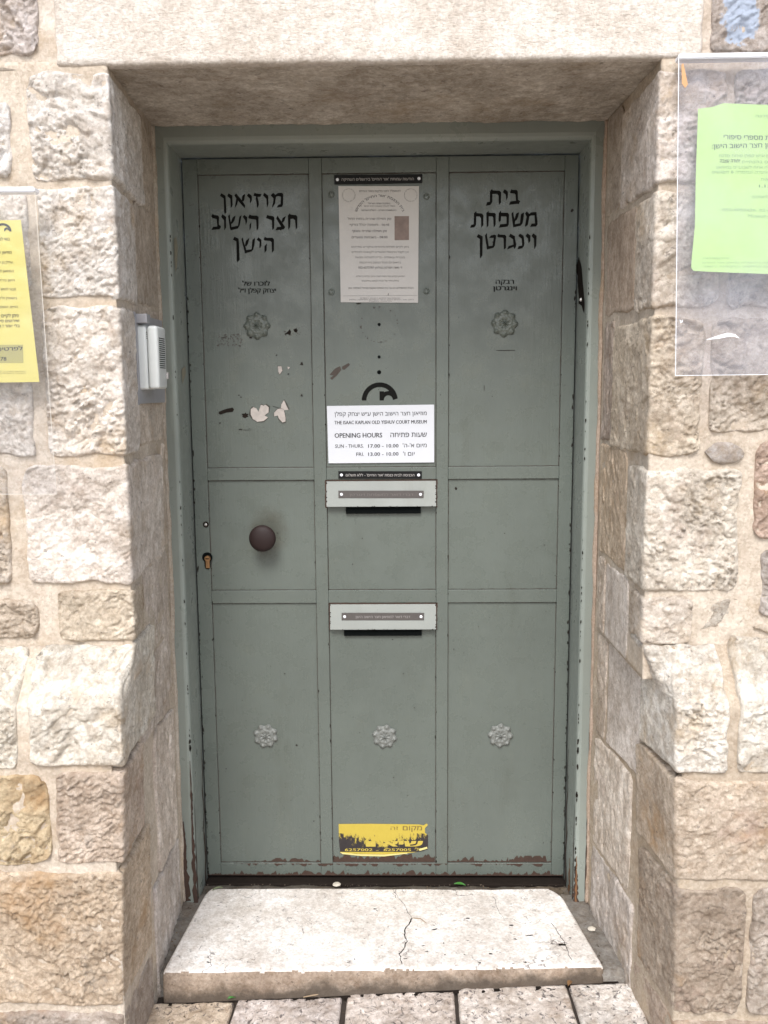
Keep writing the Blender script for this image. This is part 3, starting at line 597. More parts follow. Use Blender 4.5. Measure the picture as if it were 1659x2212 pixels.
# ------------------------------------------------------------------ door leaf
DOOR=empty('metal_door',(0,.02,0),'grey green painted steel door with nine panels, black Hebrew lettering and a round brown knob','door')
LX=.5286;LZ=2.0495
xs_=[-LX,-.489,-.190,-.1555,.1510,.1845,.4925,LX];zs_=[.006,.0438,.8345,.8715,1.187,1.2215,2.0095,LZ]
PX=[(-LX,-.172),(-.1725,.1675),(.168,LX)];PZ=[(.008,.853),(.8532,1.204),(1.2042,LZ)]
for i,(z0,z1) in enumerate(PZ):
    for j,(x0,x1) in enumerate(PX):
        MB().box(x0,x1,.0065,.045,z0,z1).build('panel',GREEN,DOOR)
for a,b in((0,1),(2,3),(4,5),(6,7)): MB().box(xs_[a],xs_[b],-.0005,.0062,zs_[0],zs_[7],.0016,3).build('stile' if a in(0,6) else 'mullion',GREEN,DOOR)
for a,b in((0,1),(2,3),(4,5),(6,7)):
    for c,d in((1,2),(3,4),(5,6)): MB().box(xs_[c]+.0002,xs_[d]-.0002,.0002,.0062,zs_[a],zs_[b],.0014,3).build('rail',GREEN,DOOR)
YD=.0058;YB=-.0012   # just proud of a panel / of a bar
def dpt(x,y,Y): return Vector(at(x,y,Y=Y))
# rust, grime and painted shadow lines along panel recess edges, paint chips: irregular, joined
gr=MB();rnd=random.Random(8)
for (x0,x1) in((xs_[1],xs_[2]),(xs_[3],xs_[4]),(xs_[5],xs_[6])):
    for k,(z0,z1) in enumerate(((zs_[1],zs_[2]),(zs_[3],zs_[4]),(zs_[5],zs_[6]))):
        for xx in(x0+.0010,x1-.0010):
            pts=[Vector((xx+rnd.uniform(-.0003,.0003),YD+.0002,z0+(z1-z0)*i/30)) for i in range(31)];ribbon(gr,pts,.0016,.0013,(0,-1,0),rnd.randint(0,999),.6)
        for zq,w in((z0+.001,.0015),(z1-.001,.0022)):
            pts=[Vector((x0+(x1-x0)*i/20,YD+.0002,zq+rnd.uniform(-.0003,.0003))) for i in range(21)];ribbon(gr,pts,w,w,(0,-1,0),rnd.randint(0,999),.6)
gr=gr.build('grime_shade_line',plain('brown_grime_shade',(.062,.048,.038),.9,0,.3,90),DOOR,recalc=False);gr['kind']='stuff'
cp=MB()
def chips(n,x,z,Y,sx,sz,size=.0018,seed=1,axis='z'):
    r=random.Random(seed)
    for i in range(n):
        zz_=z[0]+(z[1]-z[0])*r.random()**1.6;xx=x+r.gauss(0,sx);s=size*r.uniform(.4,1.5);blob(cp,(xx,Y,zz_),s*.7,s*r.uniform(.6,2.6),'y',r.randint(0,9999),8)
for xx in xs_[1:7]: chips(16,xx,(.05,1.9),YB if False else -.0009,.0012,0,.0016,int(xx*1000)+900)
for xx in(-LX+.002,LX-.002): chips(70,xx,(.0,1.7),-.0009,.0008,0,.0024,int(xx*100)+90)
for i in range(70):
    blob(cp,(rnd.uniform(-.5,.5),YD if rnd.random()<.75 else -.0009,rnd.uniform(.05,1.9)),rnd.uniform(.0007,.0022),rnd.uniform(.0006,.002),'y',i+400,8)
for xx,sd_ in((-G+.0005,5),(G-.0005,6)):
    r=random.Random(sd_)
    for i in range(60):
        z=r.random()**1.8*1.9;s=r.uniform(.001,.003)*(1.6 if z<.5 else 1);blob(cp,(xx-(.003 if xx<0 else -.003),-.1312,z),s*.6,s*1.8,'y',r.randint(0,9999),8)
o=cp.build('paint_chip',GRIME_SHADE,DOOR,recalc=False);o['kind']='stuff'
# ragged rust band along the bottom of the leaf
rb=MB();rnd=random.Random(21)
def ragged(x0,x1,z0,hmin,hmax,Y,step=.0038,seed=1,down=False):
    r=random.Random(seed);x=x0;h=hmin;prev=None
    while x<x1:
        h=max(hmin,min(hmax,h+r.uniform(-1,1)*(hmax-hmin)*.5));h=hmin*.6 if r.random()<.12 else h;zt=z0+(-h if down else h);b=rb.b.verts.new((x,Y,z0));t_=rb.b.verts.new((x,Y,zt))
        if prev: rb.b.faces.new((prev[0],b,t_,prev[1]))
        prev=(b,t_);x+=step*r.uniform(.5,1.4)
for k,(x0,x1) in enumerate(((xs_[1],xs_[2]),(xs_[3],xs_[4]),(xs_[5],xs_[6]))):
    if k==0: ragged(x0+.09,x1,zs_[1]+.001,.001,.012,YD,seed=3)
    if k==1: ragged(x0,x1,zs_[1]+.001,.014,.026,YD,seed=5)
    if k==2: ragged(x0,x1,zs_[1]+.001,.003,.020,YD,seed=7)
ragged(-LX,LX,.0055,.004,.017,-.0010,seed=9);ragged(-.45,.49,zs_[1]-.0005,.0005,.009,-.0010,seed=11,down=True)
rb.build('rust_band',RUST,DOOR,recalc=False)['kind']='stuff'
# rusty feet of the jambs
jf=MB();rnd=random.Random(2)
def vline(x,Y,z0,z1,w0,w1,seed,nrm=(0,-1,0)): ribbon(jf,[Vector((x+random.Random(seed+i).uniform(-.0005,.0005),Y,z0+(z1-z0)*i/26)) for i in range(27)],w0,w1,nrm,seed,.55)
vline(-G-.0042,-.1325,-.015,.42,.013,.0012,1);vline(-G-.030,-.1285,0,.24,.022,.002,2);vline(G+.005,-.1325,-.015,.12,.018,.002,4);vline(G+.034,-.1262,0,.5,.004,.0008,6)
for s_,sd_ in((-1,31),(1,37)): 
    ribbon(jf,[Vector((s_*(G-.0008),-.012-.006*math.sin(i),-.015+.42*i/20)) for i in range(21)],.02,.002,(s_,0,0),sd_,.5)
    ribbon(jf,[Vector((s_*(G-.0008),-.118,-.015+.30*i/20)) for i in range(21)],.012,.002,(s_,0,0),sd_+1,.5)
jf.build('rust_streak',RUST,FRAME,recalc=False)['kind']='stuff'
jo=MB();ribbon(jo,[Vector((G+.006+.001*math.sin(i*2),-.1328,-.01+.15*i/16)) for i in range(17)],.006,.001,(0,-1,0),3,.5)
ribbon(jo,[Vector((G-.0012,-.07+.004*math.sin(i),-.01+.11*i/16)) for i in range(17)],.03,.003,(1,0,0),7,.5);jo.build('rust_streak',RUSTO,FRAME,recalc=False)['kind']='stuff'
# scar of a removed fitting on the right jamb
mz=MB();Z4=lambda x,y,X=G-.0012:Vector(at((1800+x/8.51)/1.4756,(780+y/8.51)/1.4756,X=X))
mz.poly([Z4(*p) for p in((380,330),(320,560),(300,700),(350,840),(345,1000),(362,1200),(385,1450),(372,1590),(460,1660),(490,1780),(525,1870),(535,1600),(515,1350),(480,950),(455,620),(430,500))]);mz.build('jamb_scar',GRIME_SHADE,FRAME,tri=True)
MB().lathe([(0,.006),(.0035,.005),(.005,.002),(.005,0)],Z4(455,1490),(-1,-.2,0),10).build('nail_head',plain('bright_nail',(.8,.78,.74),.3,.6),FRAME)
# knob, lock, bolts, peep holes
k0=dpt(567,1163,-.05);MB().lathe([(.013,-.060),(.013,-.030),(.020,-.022),(.033,-.010),(.0372,.0),(.0368,.004),(.033,.009),(.024,.013),(.012,.0155),(0,.0162)],k0,n=48).build('door_knob',KNOB,DOOR,smooth=True)
lc=dpt(447.8,1204,-.001);s=MB();s.lathe([(.0145,0),(.0145,.001)],lc,n=28);s.poly([lc+Vector((math.cos(a)*.0145,-.0012,math.sin(a)*.0145)) for a in[2*PI*i/28 for i in range(28)]]);s.poly([lc+Vector(v) for v in((-.009,-.0013,-.005),(.0095,-.0013,-.005),(.008,-.0013,-.029),(.004,-.0013,-.034),(-.004,-.0013,-.034),(-.008,-.0013,-.029))]);s.build('keyhole_recess',SLOT,DOOR)
s=MB();s.lathe([(.0088,.001),(.0088,.0045),(.0075,.006),(0,.006)],lc+Vector((.001,0,-.003)),n=24);s.box(lc.x-.0052,lc.x+.0068,lc.y-.0050,lc.y-.001,lc.z-.031,lc.z-.008,.002,2);c_=s.build('lock_cylinder',BRASS,DOOR)
MB().box(lc.x-.004,lc.x+.006,lc.y-.0066,lc.y-.0058,lc.z-.0042,lc.z-.0018).build('keyway',SLOT,c_)
b_=dpt(444.7,1133,-.001);s=MB();s.lathe([(.0085,0),(.0085,.0012),(0,.0012)],b_,n=20);bo=s.build('bolt_hole',GRIME_SHADE,DOOR);MB().lathe([(.0045,.001),(.004,.004),(0,.005)],b_,n=14).build('bolt_head',STEEL,bo)
for x,y,r in((819,701,.0042),(819,771,.0042),(819,804,.0056)): MB().lathe([(r,0),(r,.0008),(0,.0008)],dpt(x,y,.0062),n=20).build('screw_hole',SLOT,DOOR)
for x,y in((716,420),(921,425),(716,631),(921,629)): MB().lathe([(.0088,0),(.0086,.0016),(.0072,.0022),(.006,.0012),(.0055,.0012),(.004,.002),(0,.0022)],dpt(x,y,.0062),n=20).build('painted_bolt',GREEN,DOOR,smooth=False)
def rosette(x,y,R,mat,ph=0):
    c=dpt(x,y,.004);nr_,na=16,96;V=[];F=[]
    r=np.linspace(0,1,nr_)[:,None];a=np.linspace(0,2*PI,na,endpoint=False)[None,:]
    rad=R*(1+.085*np.cos(8*a+ph))*r
    X=rad*np.cos(a);Z=rad*np.sin(a);h=.0055*np.sqrt(np.clip(1-r**4,0,1))*(1+.25*np.cos(8*a+ph))
    def bump_(px,pz,s_,hh): return hh*np.exp(-((X-px)**2+(Z-pz)**2)/(s_*s_))
    h=h+bump_(0,0,R*.16,.006)-bump_(0,0,R*.32,.003)
    for i in range(8):
        t=(2*PI*i-ph)/8;h=h+bump_(R*.85*math.cos(t),R*.85*math.sin(t),R*.12,.0035)+bump_(R*.52*math.cos(t+.39),R*.52*math.sin(t+.39),R*.11,.003)-bump_(R*.66*math.cos(t),R*.66*math.sin(t),R*.09,.003)
    V=np.stack([c.x+X,c.y-h+.0008*(r>.99),c.z+Z],-1).reshape(-1,3);I=np.arange(nr_*na).reshape(nr_,na);J=np.roll(I,-1,1)
    F=np.stack([I[:-1],I[1:],J[1:],J[:-1]],-1).reshape(-1,4);me=mesh_np('rosette',V,F);return link('rosette',me,mat,DOOR,True)
rosette(555,704,.0345,ROSEP);rosette(1090,699,.0345,ROSEP,.4)
for x,y in((574,1590),(831,1591),(1081,1589)): rosette(x,y,.0345,ROSE,.2+x)
# letter flaps
def letter_flap(x0,y0,x1,y1,sx0,sx1,sy1):
    yt,yb=-.004,-.014;a=at(x0,y0,Y=yt);b=at(x1,y0,Y=yt);c=at(x1,y1,Y=yb);d=at(x0,y1,Y=yb);A,B_,C,D=[Vector(p) for p in(a,b,c,d)]
    x0_,x1_=(A.x+D.x)/2,(B_.x+C.x)/2;zt,zb=A.z,C.z
    s=MB();s.slab([(x0_,yt,zt),(x1_,yt,zt),(x1_,yb,zb),(x0_,yb,zb)],(0,.004,0));bmesh.ops.bevel(s.b,geom=s.b.edges[:],offset=.0009,segments=2,affect='EDGES');fl=s.build('letter_flap',FLAP,DOOR)
    q0=at(sx0,y1-8,Y=-.002);q1=at(sx1,sy1,Y=-.002);MB().box(q0[0],q1[0],-.003,.004,q1[2],q0[2]+.02).build('letter_slot',SLOT,DOOR)
    e=MB();
    for xx in(x0_-.002,x1_+.002): ribbon(e,[Vector((xx,-.0012,zb-.004+(zt-zb+.008)*i/14)) for i in range(15)],.004,.004,(0,-1,0),int(xx*999)+5,.6)
    ribbon(e,[Vector((x0_-.002+(x1_-x0_+.004)*i/30,-.0012,zt+.0022)) for i in range(31)],.0038,.0038,(0,-1,0),int(zt*999),.6)
    e.build('flap_rust',RUST,DOOR,recalc=False)
    # paint loss along the flap's own rim
    e=MB();r=random.Random(int(zt*77))
    for i in range(26):
        f=r.random();side=r.choice('lrb');xx={'l':x0_+.001,'r':x1_-.001,'b':x0_+(x1_-x0_)*r.random()}[side];f=1 if side=='b' else f
        blob(e,(xx,yt+(yb-yt)*f-.0005,zt+(zb-zt)*f+(.001 if side=='b' else 0)),.0016*r.uniform(.4,1.3),.0014*r.uniform(.4,1.5),'y',i,8)
    e.build('rim_chip',GRIME_SHADE,fl,recalc=False)['kind']='stuff'
    return (x0_,x1_,zt,zb,yt,yb)
fA=letter_flap(705,1040,942,1094,747,909,1109);fB=letter_flap(713,1306,942,1360,743,911,1373)
# ------------------------------------------------------------------ hand painted lettering, traced letter by letter
LA=[[(250,142),(325,188),(335,330),(342,480),(318,512),(303,490),(293,235),(228,190)],[(378,145),(445,182),(450,340),(438,385),(418,402),(410,240),(355,192)],
[(512,145),(600,250),(672,355),(665,408),(560,290),(480,185)],[(672,152),(655,265),(635,292),(612,270),(620,190)],[(515,225),(548,275),(528,345),(488,405),(505,300)],
[(730,145),(788,188),(790,260),(768,320),(755,300),(756,240),(702,188)],[(838,133),(870,148),(962,158),(940,208),(880,205),(815,188)],[(868,200),(890,205),(908,290),(912,350),(892,405),(878,375),(870,300),(855,225)],
[(1010,135),(1078,185),(1082,330),(1055,400),(1045,240),(985,180)],
[(1165,135),(1205,170),(1250,140),(1320,135),(1342,160),(1340,340),(1322,382),(1228,395),(1258,345),(1295,335),(1302,205),(1250,192),(1215,205),(1195,330),(1150,400),(1145,385),(1165,300),(1170,230),(1120,180)],
[(95,510),(130,530),(195,535),(210,560),(208,700),(243,720),(240,755),(215,778),(78,790),(100,738),(180,728),(172,600),(95,580),(72,550)],[(272,512),(335,560),(335,750),(305,800),(298,620),(248,560)],
[(400,520),(408,600),(428,700),(430,740),(545,715),(570,560),(608,528),(595,600),(578,700),(545,765),(415,795),(400,745),(370,545)],[(503,535),(485,620),(455,665),(428,690),(420,660),(450,570)],
[(655,525),(708,565),(705,650),(682,700),(672,620),(628,560)],[(750,518),(785,535),(880,538),(908,560),(905,760),(875,800),(865,610),(740,590),(725,565)],[(780,650),(775,745),(748,800),(748,700)],
[(1060,525),(1100,540),(1165,545),(1185,570),(1182,760),(1150,795),(1142,620),(1040,580)],[(1240,535),(1310,640),(1378,740),(1350,780),(1205,795),(1235,740),(1305,733),(1220,590)],[(1388,545),(1365,625),(1335,665),(1312,645),(1330,580)],
[(1455,498),(1475,520),(1570,530),(1592,560),(1590,750),(1565,785),(1552,620),(1520,592),(1472,595),(1462,740),(1432,790),(1425,540)],
[(485,908),(555,945),(565,1060),(573,1310),(535,1365),(525,1330),(515,990),(455,960)],[(632,920),(645,1000),(678,1090),(690,1145),(785,1130),(800,965),(845,932),(835,1050),(810,1140),(780,1170),(665,1205),(655,1150),(605,950)],[(745,930),(722,1030),(690,1085),(668,1065),(685,980)],
[(905,920),(958,965),(955,1060),(935,1115),(922,1100),(925,1000),(875,965)],[(1020,910),(1055,930),(1155,928),(1180,960),(1178,1150),(1145,1195),(1138,1010),(1115,985),(1015,975),(995,955)],[(1053,1030),(1050,1150),(1015,1195),(1010,1080)]]
LB=[[(548,75),(553,118),(705,122),(742,160),(738,390),(692,432),(685,230),(655,195),(550,195),(548,370),(505,440),(410,455),(432,378),(495,370),(497,130)],[(820,90),(890,140),(890,270),(855,330),(845,210),(778,155)],
[(968,90),(995,105),(1085,108),(1108,135),(1115,320),(1165,355),(1130,420),(1110,412),(918,432),(945,360),(1070,345),(1060,210),(1040,185),(950,178),(938,160)],
[(195,570),(200,615),(320,625),(352,660),(350,885),(305,940),(298,730),(270,690),(195,690),(190,880),(150,930),(60,940),(85,875),(140,860),(142,625)],[(465,568),(470,608),(600,612),(625,640),(620,885),(578,935),(568,720),(545,688),(470,690),(465,890),(425,935),(415,615)],
[(740,558),(742,605),(890,612),(918,650),(910,870),(880,915),(692,938),(722,862),(860,850),(862,700),(840,690),(742,690),(738,780),(698,815),(685,770),(690,620)],
[(1010,580),(1022,690),(1050,780),(1048,860),(1155,840),(1180,640),(1250,598),(1235,740),(1215,840),(1175,895),(1008,930),(990,800),(968,630)],[(1138,595),(1120,690),(1085,770),(1050,790),(1040,740),(1070,630)],
[(1305,575),(1365,635),(1400,598),(1520,592),(1548,860),(1515,910),(1382,918),(1410,852),(1490,840),(1478,665),(1395,670),(1365,690),(1330,880),(1272,918),(1268,885),(1305,690),(1268,630)],
[(240,1080),(335,1130),(330,1550),(285,1615),(275,1590),(272,1185),(205,1140)],[(428,1050),(435,1130),(470,1345),(550,1335),(580,1160),(478,1165),(515,1110),(595,1090),(635,1110),(605,1330),(575,1380),(430,1418),(385,1110)],
[(680,1070),(715,1092),(830,1095),(855,1130),(850,1385),(802,1420),(795,1180),(780,1160),(680,1150),(655,1130)],[(945,1070),(1045,1125),(1050,1190),(1075,1300),(1068,1360),(1035,1410),(1015,1360),(872,1418),(905,1345),(1015,1310),(1005,1195),(912,1130)],
[(1155,1068),(1238,1118),(1258,1290),(1245,1345),(1210,1390),(1098,1415),(1130,1345),(1205,1330),(1195,1180),(1120,1120)],[(1320,1062),(1390,1110),(1385,1230),(1345,1285),(1335,1180),(1280,1120)],[(1450,1062),(1525,1118),(1515,1340),(1475,1412),(1465,1180),(1412,1120)]]
def painted(polys,ox,oy,sc_,name,lab=None):
    s=MB()
    for i,pl in enumerate(polys): s.poly([dpt((ox+x/sc_)/1.4756,(oy+y/sc_)/1.4756,YD-.00002*i) for x,y in pl])
    o=s.build(name,BLACKL,DOOR)
    if lab:o['label']=lab
    return o
painted(LA,660,590,5.53,'painted_lettering','large black Hebrew museum name on the upper left panel');painted(LB,1490,590,6.9125,'painted_lettering','large black Hebrew family name on the upper right panel')
C0=(835,905);lg=[(C0[0]-680*math.cos(a),C0[1]-680*math.sin(a)) for a in np.linspace(0,PI*.965,40)]+[(1330,890)]+[(1160+170*math.cos(a),890-180*math.sin(a)) for a in np.linspace(.1,PI-.1,14)]+[(985,905),(830,905),(825,560),(990,560),(1000,595),(1060,565),(1180,548)]+[(C0[0]-505*math.cos(a),C0[1]-505*math.sin(a)) for a in np.linspace(PI-.82,0,30)]
painted([lg],1140,1200,11.85,'arch_logo')
# ------------------------------------------------------------------ type
def vis(s):
    """logical -> visual order for right to left text"""
    if not any('\u0590'<=c<='\u05ff' for c in s): return s
    s=s[::-1];out='';run=''
    for c in s:
        if c.isdigit() or (c.isascii() and c.isalpha()) or (c in '.:-' and run): run+=c
        else:
            out+=run[::-1];run='';out+=c
    return out+run[::-1]
def glyph_mesh(txt,bold=0.):
    """outlines of a line of type, each contour filled on its own (third number: layer)"""
    cu=bpy.data.curves.new('type','FONT');cu.body=vis(txt);cu.size=1;cu.resolution_u=2;cu.fill_mode='NONE'
    o=bpy.data.objects.new('type',cu);COL.objects.link(o);dg=bpy.context.evaluated_depsgraph_get();me=bpy.data.meshes.new_from_object(o.evaluated_get(dg))
    co=[v.co.copy() for v in me.vertices];nb={}
    for e in me.edges:
        a,b=e.vertices;nb.setdefault(a,[]).append(b);nb.setdefault(b,[]).append(a)
    bpy.data.objects.remove(o);bpy.data.curves.remove(cu);bpy.data.meshes.remove(me)
    seen=set();loops=[]
    for st in sorted(nb):
        if st in seen: continue
        lp=[st];seen.add(st);cur=min(nb[st])
        while cur not in seen:
            seen.add(cur);lp.append(cur);nx=[n for n in nb[cur] if n not in seen]
            if not nx: break
            cur=nx[0]
        if len(lp)>2: loops.append(lp)
    def area(l): return sum(co[l[k]].x*co[l[(k+1)%len(l)]].y-co[l[(k+1)%len(l)]].x*co[l[k]].y for k in range(len(l)))/2
    def inside(p,l):
        c=False
        for k in range(len(l)):
            a,b=co[l[k]],co[l[k-1]]
            if (a.y>p.y)!=(b.y>p.y) and p.x<(b.x-a.x)*(p.y-a.y)/(b.y-a.y)+a.x: c=not c
        return c
    A=[area(l) for l in loops]
    if not A: return np.zeros((0,3)),[]
    # a loop lying wholly inside another one is a counter
    hole={}
    for a,l in enumerate(loops):
        for b,m in enumerate(loops):
            if a!=b and abs(A[b])>abs(A[a]) and all(inside(co[v],m) for v in l[::max(1,len(l)//6)]): hole[a]=b;break
    V=[];F=[]
    for b,m in enumerate(loops):
        if b in hole: continue
        grp=[m]+[loops[a] for a in hole if hole[a]==b];flatl=[v for l in grp for v in l];k=len(V)
        V+=[(co[v].x,co[v].y,b%3) for v in flatl];F+=[tuple(x+k for x in t) for t in tessellate_polygon([[co[v] for v in l] for l in grp])]
    return np.array(V),F
_hh=[None]
class Type:
    """collects lines of type lying in one plane; frame(u,v) gives the place of a point"""
    def __init__(s,frame): s.V=[];s.F=[];s.f=frame
    def line(s,txt,x0,x1,base,h,bold=.0):
        V,F=glyph_mesh(txt)
        if len(V)==0: return
        a,b=V[:,0].min(),V[:,0].max();heb=any('\u0590'<=c<='\u05ff' for c in txt);H=.60 if heb else .70
        U=x0+(V[:,0]-a)/(b-a)*(x1-x0);W=base+V[:,1]/H*h;k=len(s.V)
        s.V+=[tuple(s.f(u,w)) for u,w in zip(U,W)];s.F+=[tuple(i+k for i in f) for f in F]
    def build(s,name,mat,parent):
        me=bpy.data.meshes.new(name);me.from_pydata(s.V,[],s.F);me.update();return link(name,me,mat,parent)
def ptype(quad,off=.0006):
    """frame for a flat quad TL,TR,BR,BL (3D): u,v measured in photo pixels of its own rectangle"""
    pass
class PxType(Type):
    """same, but lines are given in photo pixels and laid on the plane y=Y (or a function of z)"""
    def __init__(s,Y): s.V=[];s.F=[];s.Y=Y
    def line(s,txt,x0,x1,base,h,bold=0.,slope=0.):
        V,F=glyph_mesh(txt)
        if len(V)==0: return
        a,b=V[:,0].min(),V[:,0].max();heb=any('\u0590'<=c<='\u05ff' for c in txt);H=.60 if heb else .70
        p0=at(x0,base,Y=s.Y);p1=at(x1,base+slope*(x1-x0),Y=s.Y);q=at(x0,base-h,Y=s.Y);hh=q[2]-p0[2];k=len(s.V)
        sw=bold*(p1[0]-p0[0])/(b-a)
        for j,dx in enumerate((0,-sw,sw) if bold>.003 else (0,)):
            k=len(s.V)
            for (u,w,l_) in V:
                t=(u-a)/(b-a);p=p0+(p1-p0)*t;s.V.append((p[0]+dx,s.Y-j*.00009-l_*.00003,p[2]+w/H*hh))
            s.F+=[tuple(i+k for i in f) for f in F]
T=PxType(YD);T.line('לזכרו של',524,583,617,8.6,.028);T.line('יצחק קפלן ז״ל',515.5,596,632,8.6,.028);T.build('small_lettering',BLACKL,DOOR)
T=PxType(YD);T.line('רבקה',1071,1110,613,8.6,.028);T.line('וינגרטן',1065,1116,627,8.6,.028);T.build('small_lettering',BLACKL,DOOR)
# ------------------------------------------------------------------ signs fixed on the door
def plate(name,pts,Y,th,mat,label,cat,group=None,bev=.0004):
    P=[Vector(at(x,y,Y=Y)) for x,y in pts];c=sum(P,Vector())/4
    r=empty(name,(c.x,Y+th,min(p.z for p in P)),label,cat,group)
    s=MB();s.slab(P,(0,th,0))
    if bev: bmesh.ops.bevel(s.b,geom=s.b.edges[:],offset=bev,segments=1,affect='EDGES')
    s.build('plate',mat,r);return r,P
def screws(r,P,Y,ins=.0085):
    for a,b in((P[0],P[3]),(P[1],P[2])):
        sgn=1 if a is P[0] else -1;c=(a+b)/2+Vector((sgn*ins,0,0));MB().lathe([(.0042,0),(.004,.0012),(.0016,.0018),(.0015,.0008),(0,.0008)],(c.x,Y,c.z),n=14).build('screw',WHITEM,r)
r,P=plate('name_plate',[(722,378),(912,376),(912,395),(722,398)],.0022,.004,PLATEB,'black plastic strip with white Hebrew lettering above the paper notice, topmost of the strips','sign','engraved name strips on the door');screws(r,P,.0022);T=PxType(.0017);T.line("הודעות עמותת 'אור החיים' בירושלים העתיקה",738,894,390.5,5.2,.004,-.008);T.build('lettering',ENGR,r)
r,P=plate('name_plate',[(731,1018),(911,1018),(911,1034),(731,1034)],-.004,.003,PLATEB,'black plastic strip with white Hebrew lettering just under the white opening hours sign','sign','engraved name strips on the door');screws(r,P,-.004);T=PxType(-.0045);T.line("הכניסה לבית כנסת 'אור החיים' - ללא תשלום",747,895,1029,4.8,.004);T.build('lettering',ENGR,r)
def fY(f,px,py):   # depth of a tilted flap at a given photo row
    x0_,x1_,zt,zb,yt,yb=f;Y=-.01
    for _ in range(4): z=at(px,py,Y=Y)[2];Y=yt+(yb-yt)*(zt-z)/(zt-zb)
    return Y
r,P=plate('name_plate',[(731,1060),(915,1060),(915,1076),(731,1076)],fY(fA,820,1077)-.0012,.002,PLATEG,'faded brown strip with worn unreadable lettering on the upper letter flap','sign','engraved name strips on the door');y_=fY(fA,820,1077)-.0012;screws(r,P,y_);T=PxType(y_-.0004);T.line('דברי דואר למשפחת וינגרטן',755,893,1071,4.6,0);T.build('lettering',ENGF,r)
r,P=plate('name_plate',[(738,1324),(916,1324),(916,1340),(738,1340)],fY(fB,820,1341)-.0012,.002,PLATEG,'grey strip with pale Hebrew lettering on the lower letter flap','sign','engraved name strips on the door');y_=fY(fB,820,1341)-.0012;screws(r,P,y_);T=PxType(y_-.0004);T.line('דברי דואר למוזיאון חצר הישוב הישן',768,886,1335,4.6,0);T.build('lettering',plain('mid_engraving',(.30,.28,.27),.6),r)
# opening hours
S_=lambda x:(1000+x/3.77)/1.4756
SY=lambda y:(1160+y/3.77)/1.4756
r,P=plate('opening_hours_sign',[(706,877),(938,874),(938,999),(709.5,1001)],.0018,.004,SIGNW,'white rectangular opening hours sign in Hebrew and English on the middle panel','sign')
T=PxType(.0013)
def ln(t,x0,x1,b,h,bold,sl=-.01): T.line(t,S_(x0),S_(x1),SY(b),h/3.77/1.4756,bold,sl)
ln('מוזיאון חצר הישוב הישן ע״ש יצחק קפלן',250,1357,626,42,.004);ln('THE ISAAC KAPLAN OLD YISHUV COURT MUSEUM',250,1357,726,42,.022);ln('OPENING HOURS',252,822,888,56,.022);ln('שעות פתיחה',922,1357,880,52,.010)
ln('SUN - THURS.',258,600,1009,42,.006);ln('17.00 - 10.00',655,1018,1007,42,.016);ln("מיום א'-ה'",1070,1357,1003,42,.006);ln('FRI.',512,603,1106,42,.006);ln('13.00 - 10.00',655,1018,1105,42,.016);ln("יום ו'",1075,1212,1103,42,.006)
T.build('lettering',INK,r)
# paper notice
r,P=plate('paper_notice',[(731,402),(905,402),(903,654),(736,653)],.0030,.0006,PAPER,'faded white paper notice with grey Hebrew text and a small brown picture','notice',bev=0)
NX=lambda x:(1040+x/4.608)/1.4756
NY=lambda y:(520+y/4.608)/1.4756
YN=.0024
def nl(T,t,x0,x1,b,h,bold=0.): T.line(t,NX(x0),NX(x1),NY(b),h/4.608/1.4756,bold)
T=PxType(YN);nl(T,'ד׳ משה וינגרטן בטלפון 052-6272787',470,1115,1548,26,.008);nl(T,'זמן תפילת שחרית ומוסף',380,890,1012,28,.008);nl(T,'08:00 - בשבתות ומועדים',375,900,1103,28,.006)
nl(T,'בישיבת ישמח ישראל',612,940,602,20,.01);nl(T,'בית משפחת וינגרטן - ירושלים העתיקה',515,1030,702,20,.01)
T.build('lettering',plain('notice_ink',(.13,.12,.115),.7),r)
T=PxType(YN);nl(T,'להתפלל לפני בלקים באור החיים',487,1090,424,26,.006);nl(T,'זמן תפילת שחרית בימות החול',315,955,832,28,.006);nl(T,'06:45 - ותוספת יכולל בורקיי',345,925,920,28,.004);nl(T,'נוסד לעילוי נשמת הרב חיים',560,1005,640,18,.004)
nl(T,'ניתן לקיים תפילות מיוחדות וביקורים מודרכים',370,1210,1242,24,0);nl(T,'וכן לקבל הרצאות ושיעורים לקבוצות ולבודדים',375,1208,1318,24,0);nl(T,'בעברית ובאנגלית - ברית לתפילות וחגיגות',425,1155,1396,24,0);nl(T,'בתיאום עם מנהל המקום בית הכנסת',487,1095,1472,24,0)
nl(T,'המוזיאון הקדוש נוסד בשנת תשכ״ז ונחנך מחדש בירושלים',440,1155,1672,20,0);nl(T,'בחלק אחר של הבית הנמצא בשיפוצים',525,1065,1738,20,0);nl(T,'חברת המתפללים הם של בית הכנסת המקומי בציבור בשבתות. אמן',325,1280,1846,22,.004)
nl(T,'עמותת אור החיים הקדוש ירושלים',500,1080,1990,14,0);nl(T,'רחוב אור החיים רובע יהודי ירושלים העתיקה טלפון',335,1285,2012,14,0);nl(T,'תרומות יתקבלו',630,960,2035,14,0)
T.build('lettering',INKG,r)
arc=MB();AV=[];AF=[]
def arc_text(txt,cx,cy,R,a0,a1,h,bold,mat,name):
    V,F=glyph_mesh(txt);a,b=V[:,0].min(),V[:,0].max();vs=[]
    for u,w_,l_ in V:
        th=a0+(a1-a0)*(u-a)/(b-a);rr=R+w_/.6*h;p=at(NX(cx+rr*math.cos(th)),NY(cy-rr*math.sin(th)),Y=YN-l_*.00003);vs.append(tuple(p))
    me=bpy.data.meshes.new(name);me.from_pydata(vs,[],F);me.update();link(name,me,mat,r)
arc_text("בית הכנסת 'אור החיים' הקדוש",785,860,365,PI*.87,PI*.13,34,.012,INK,'arched_lettering')
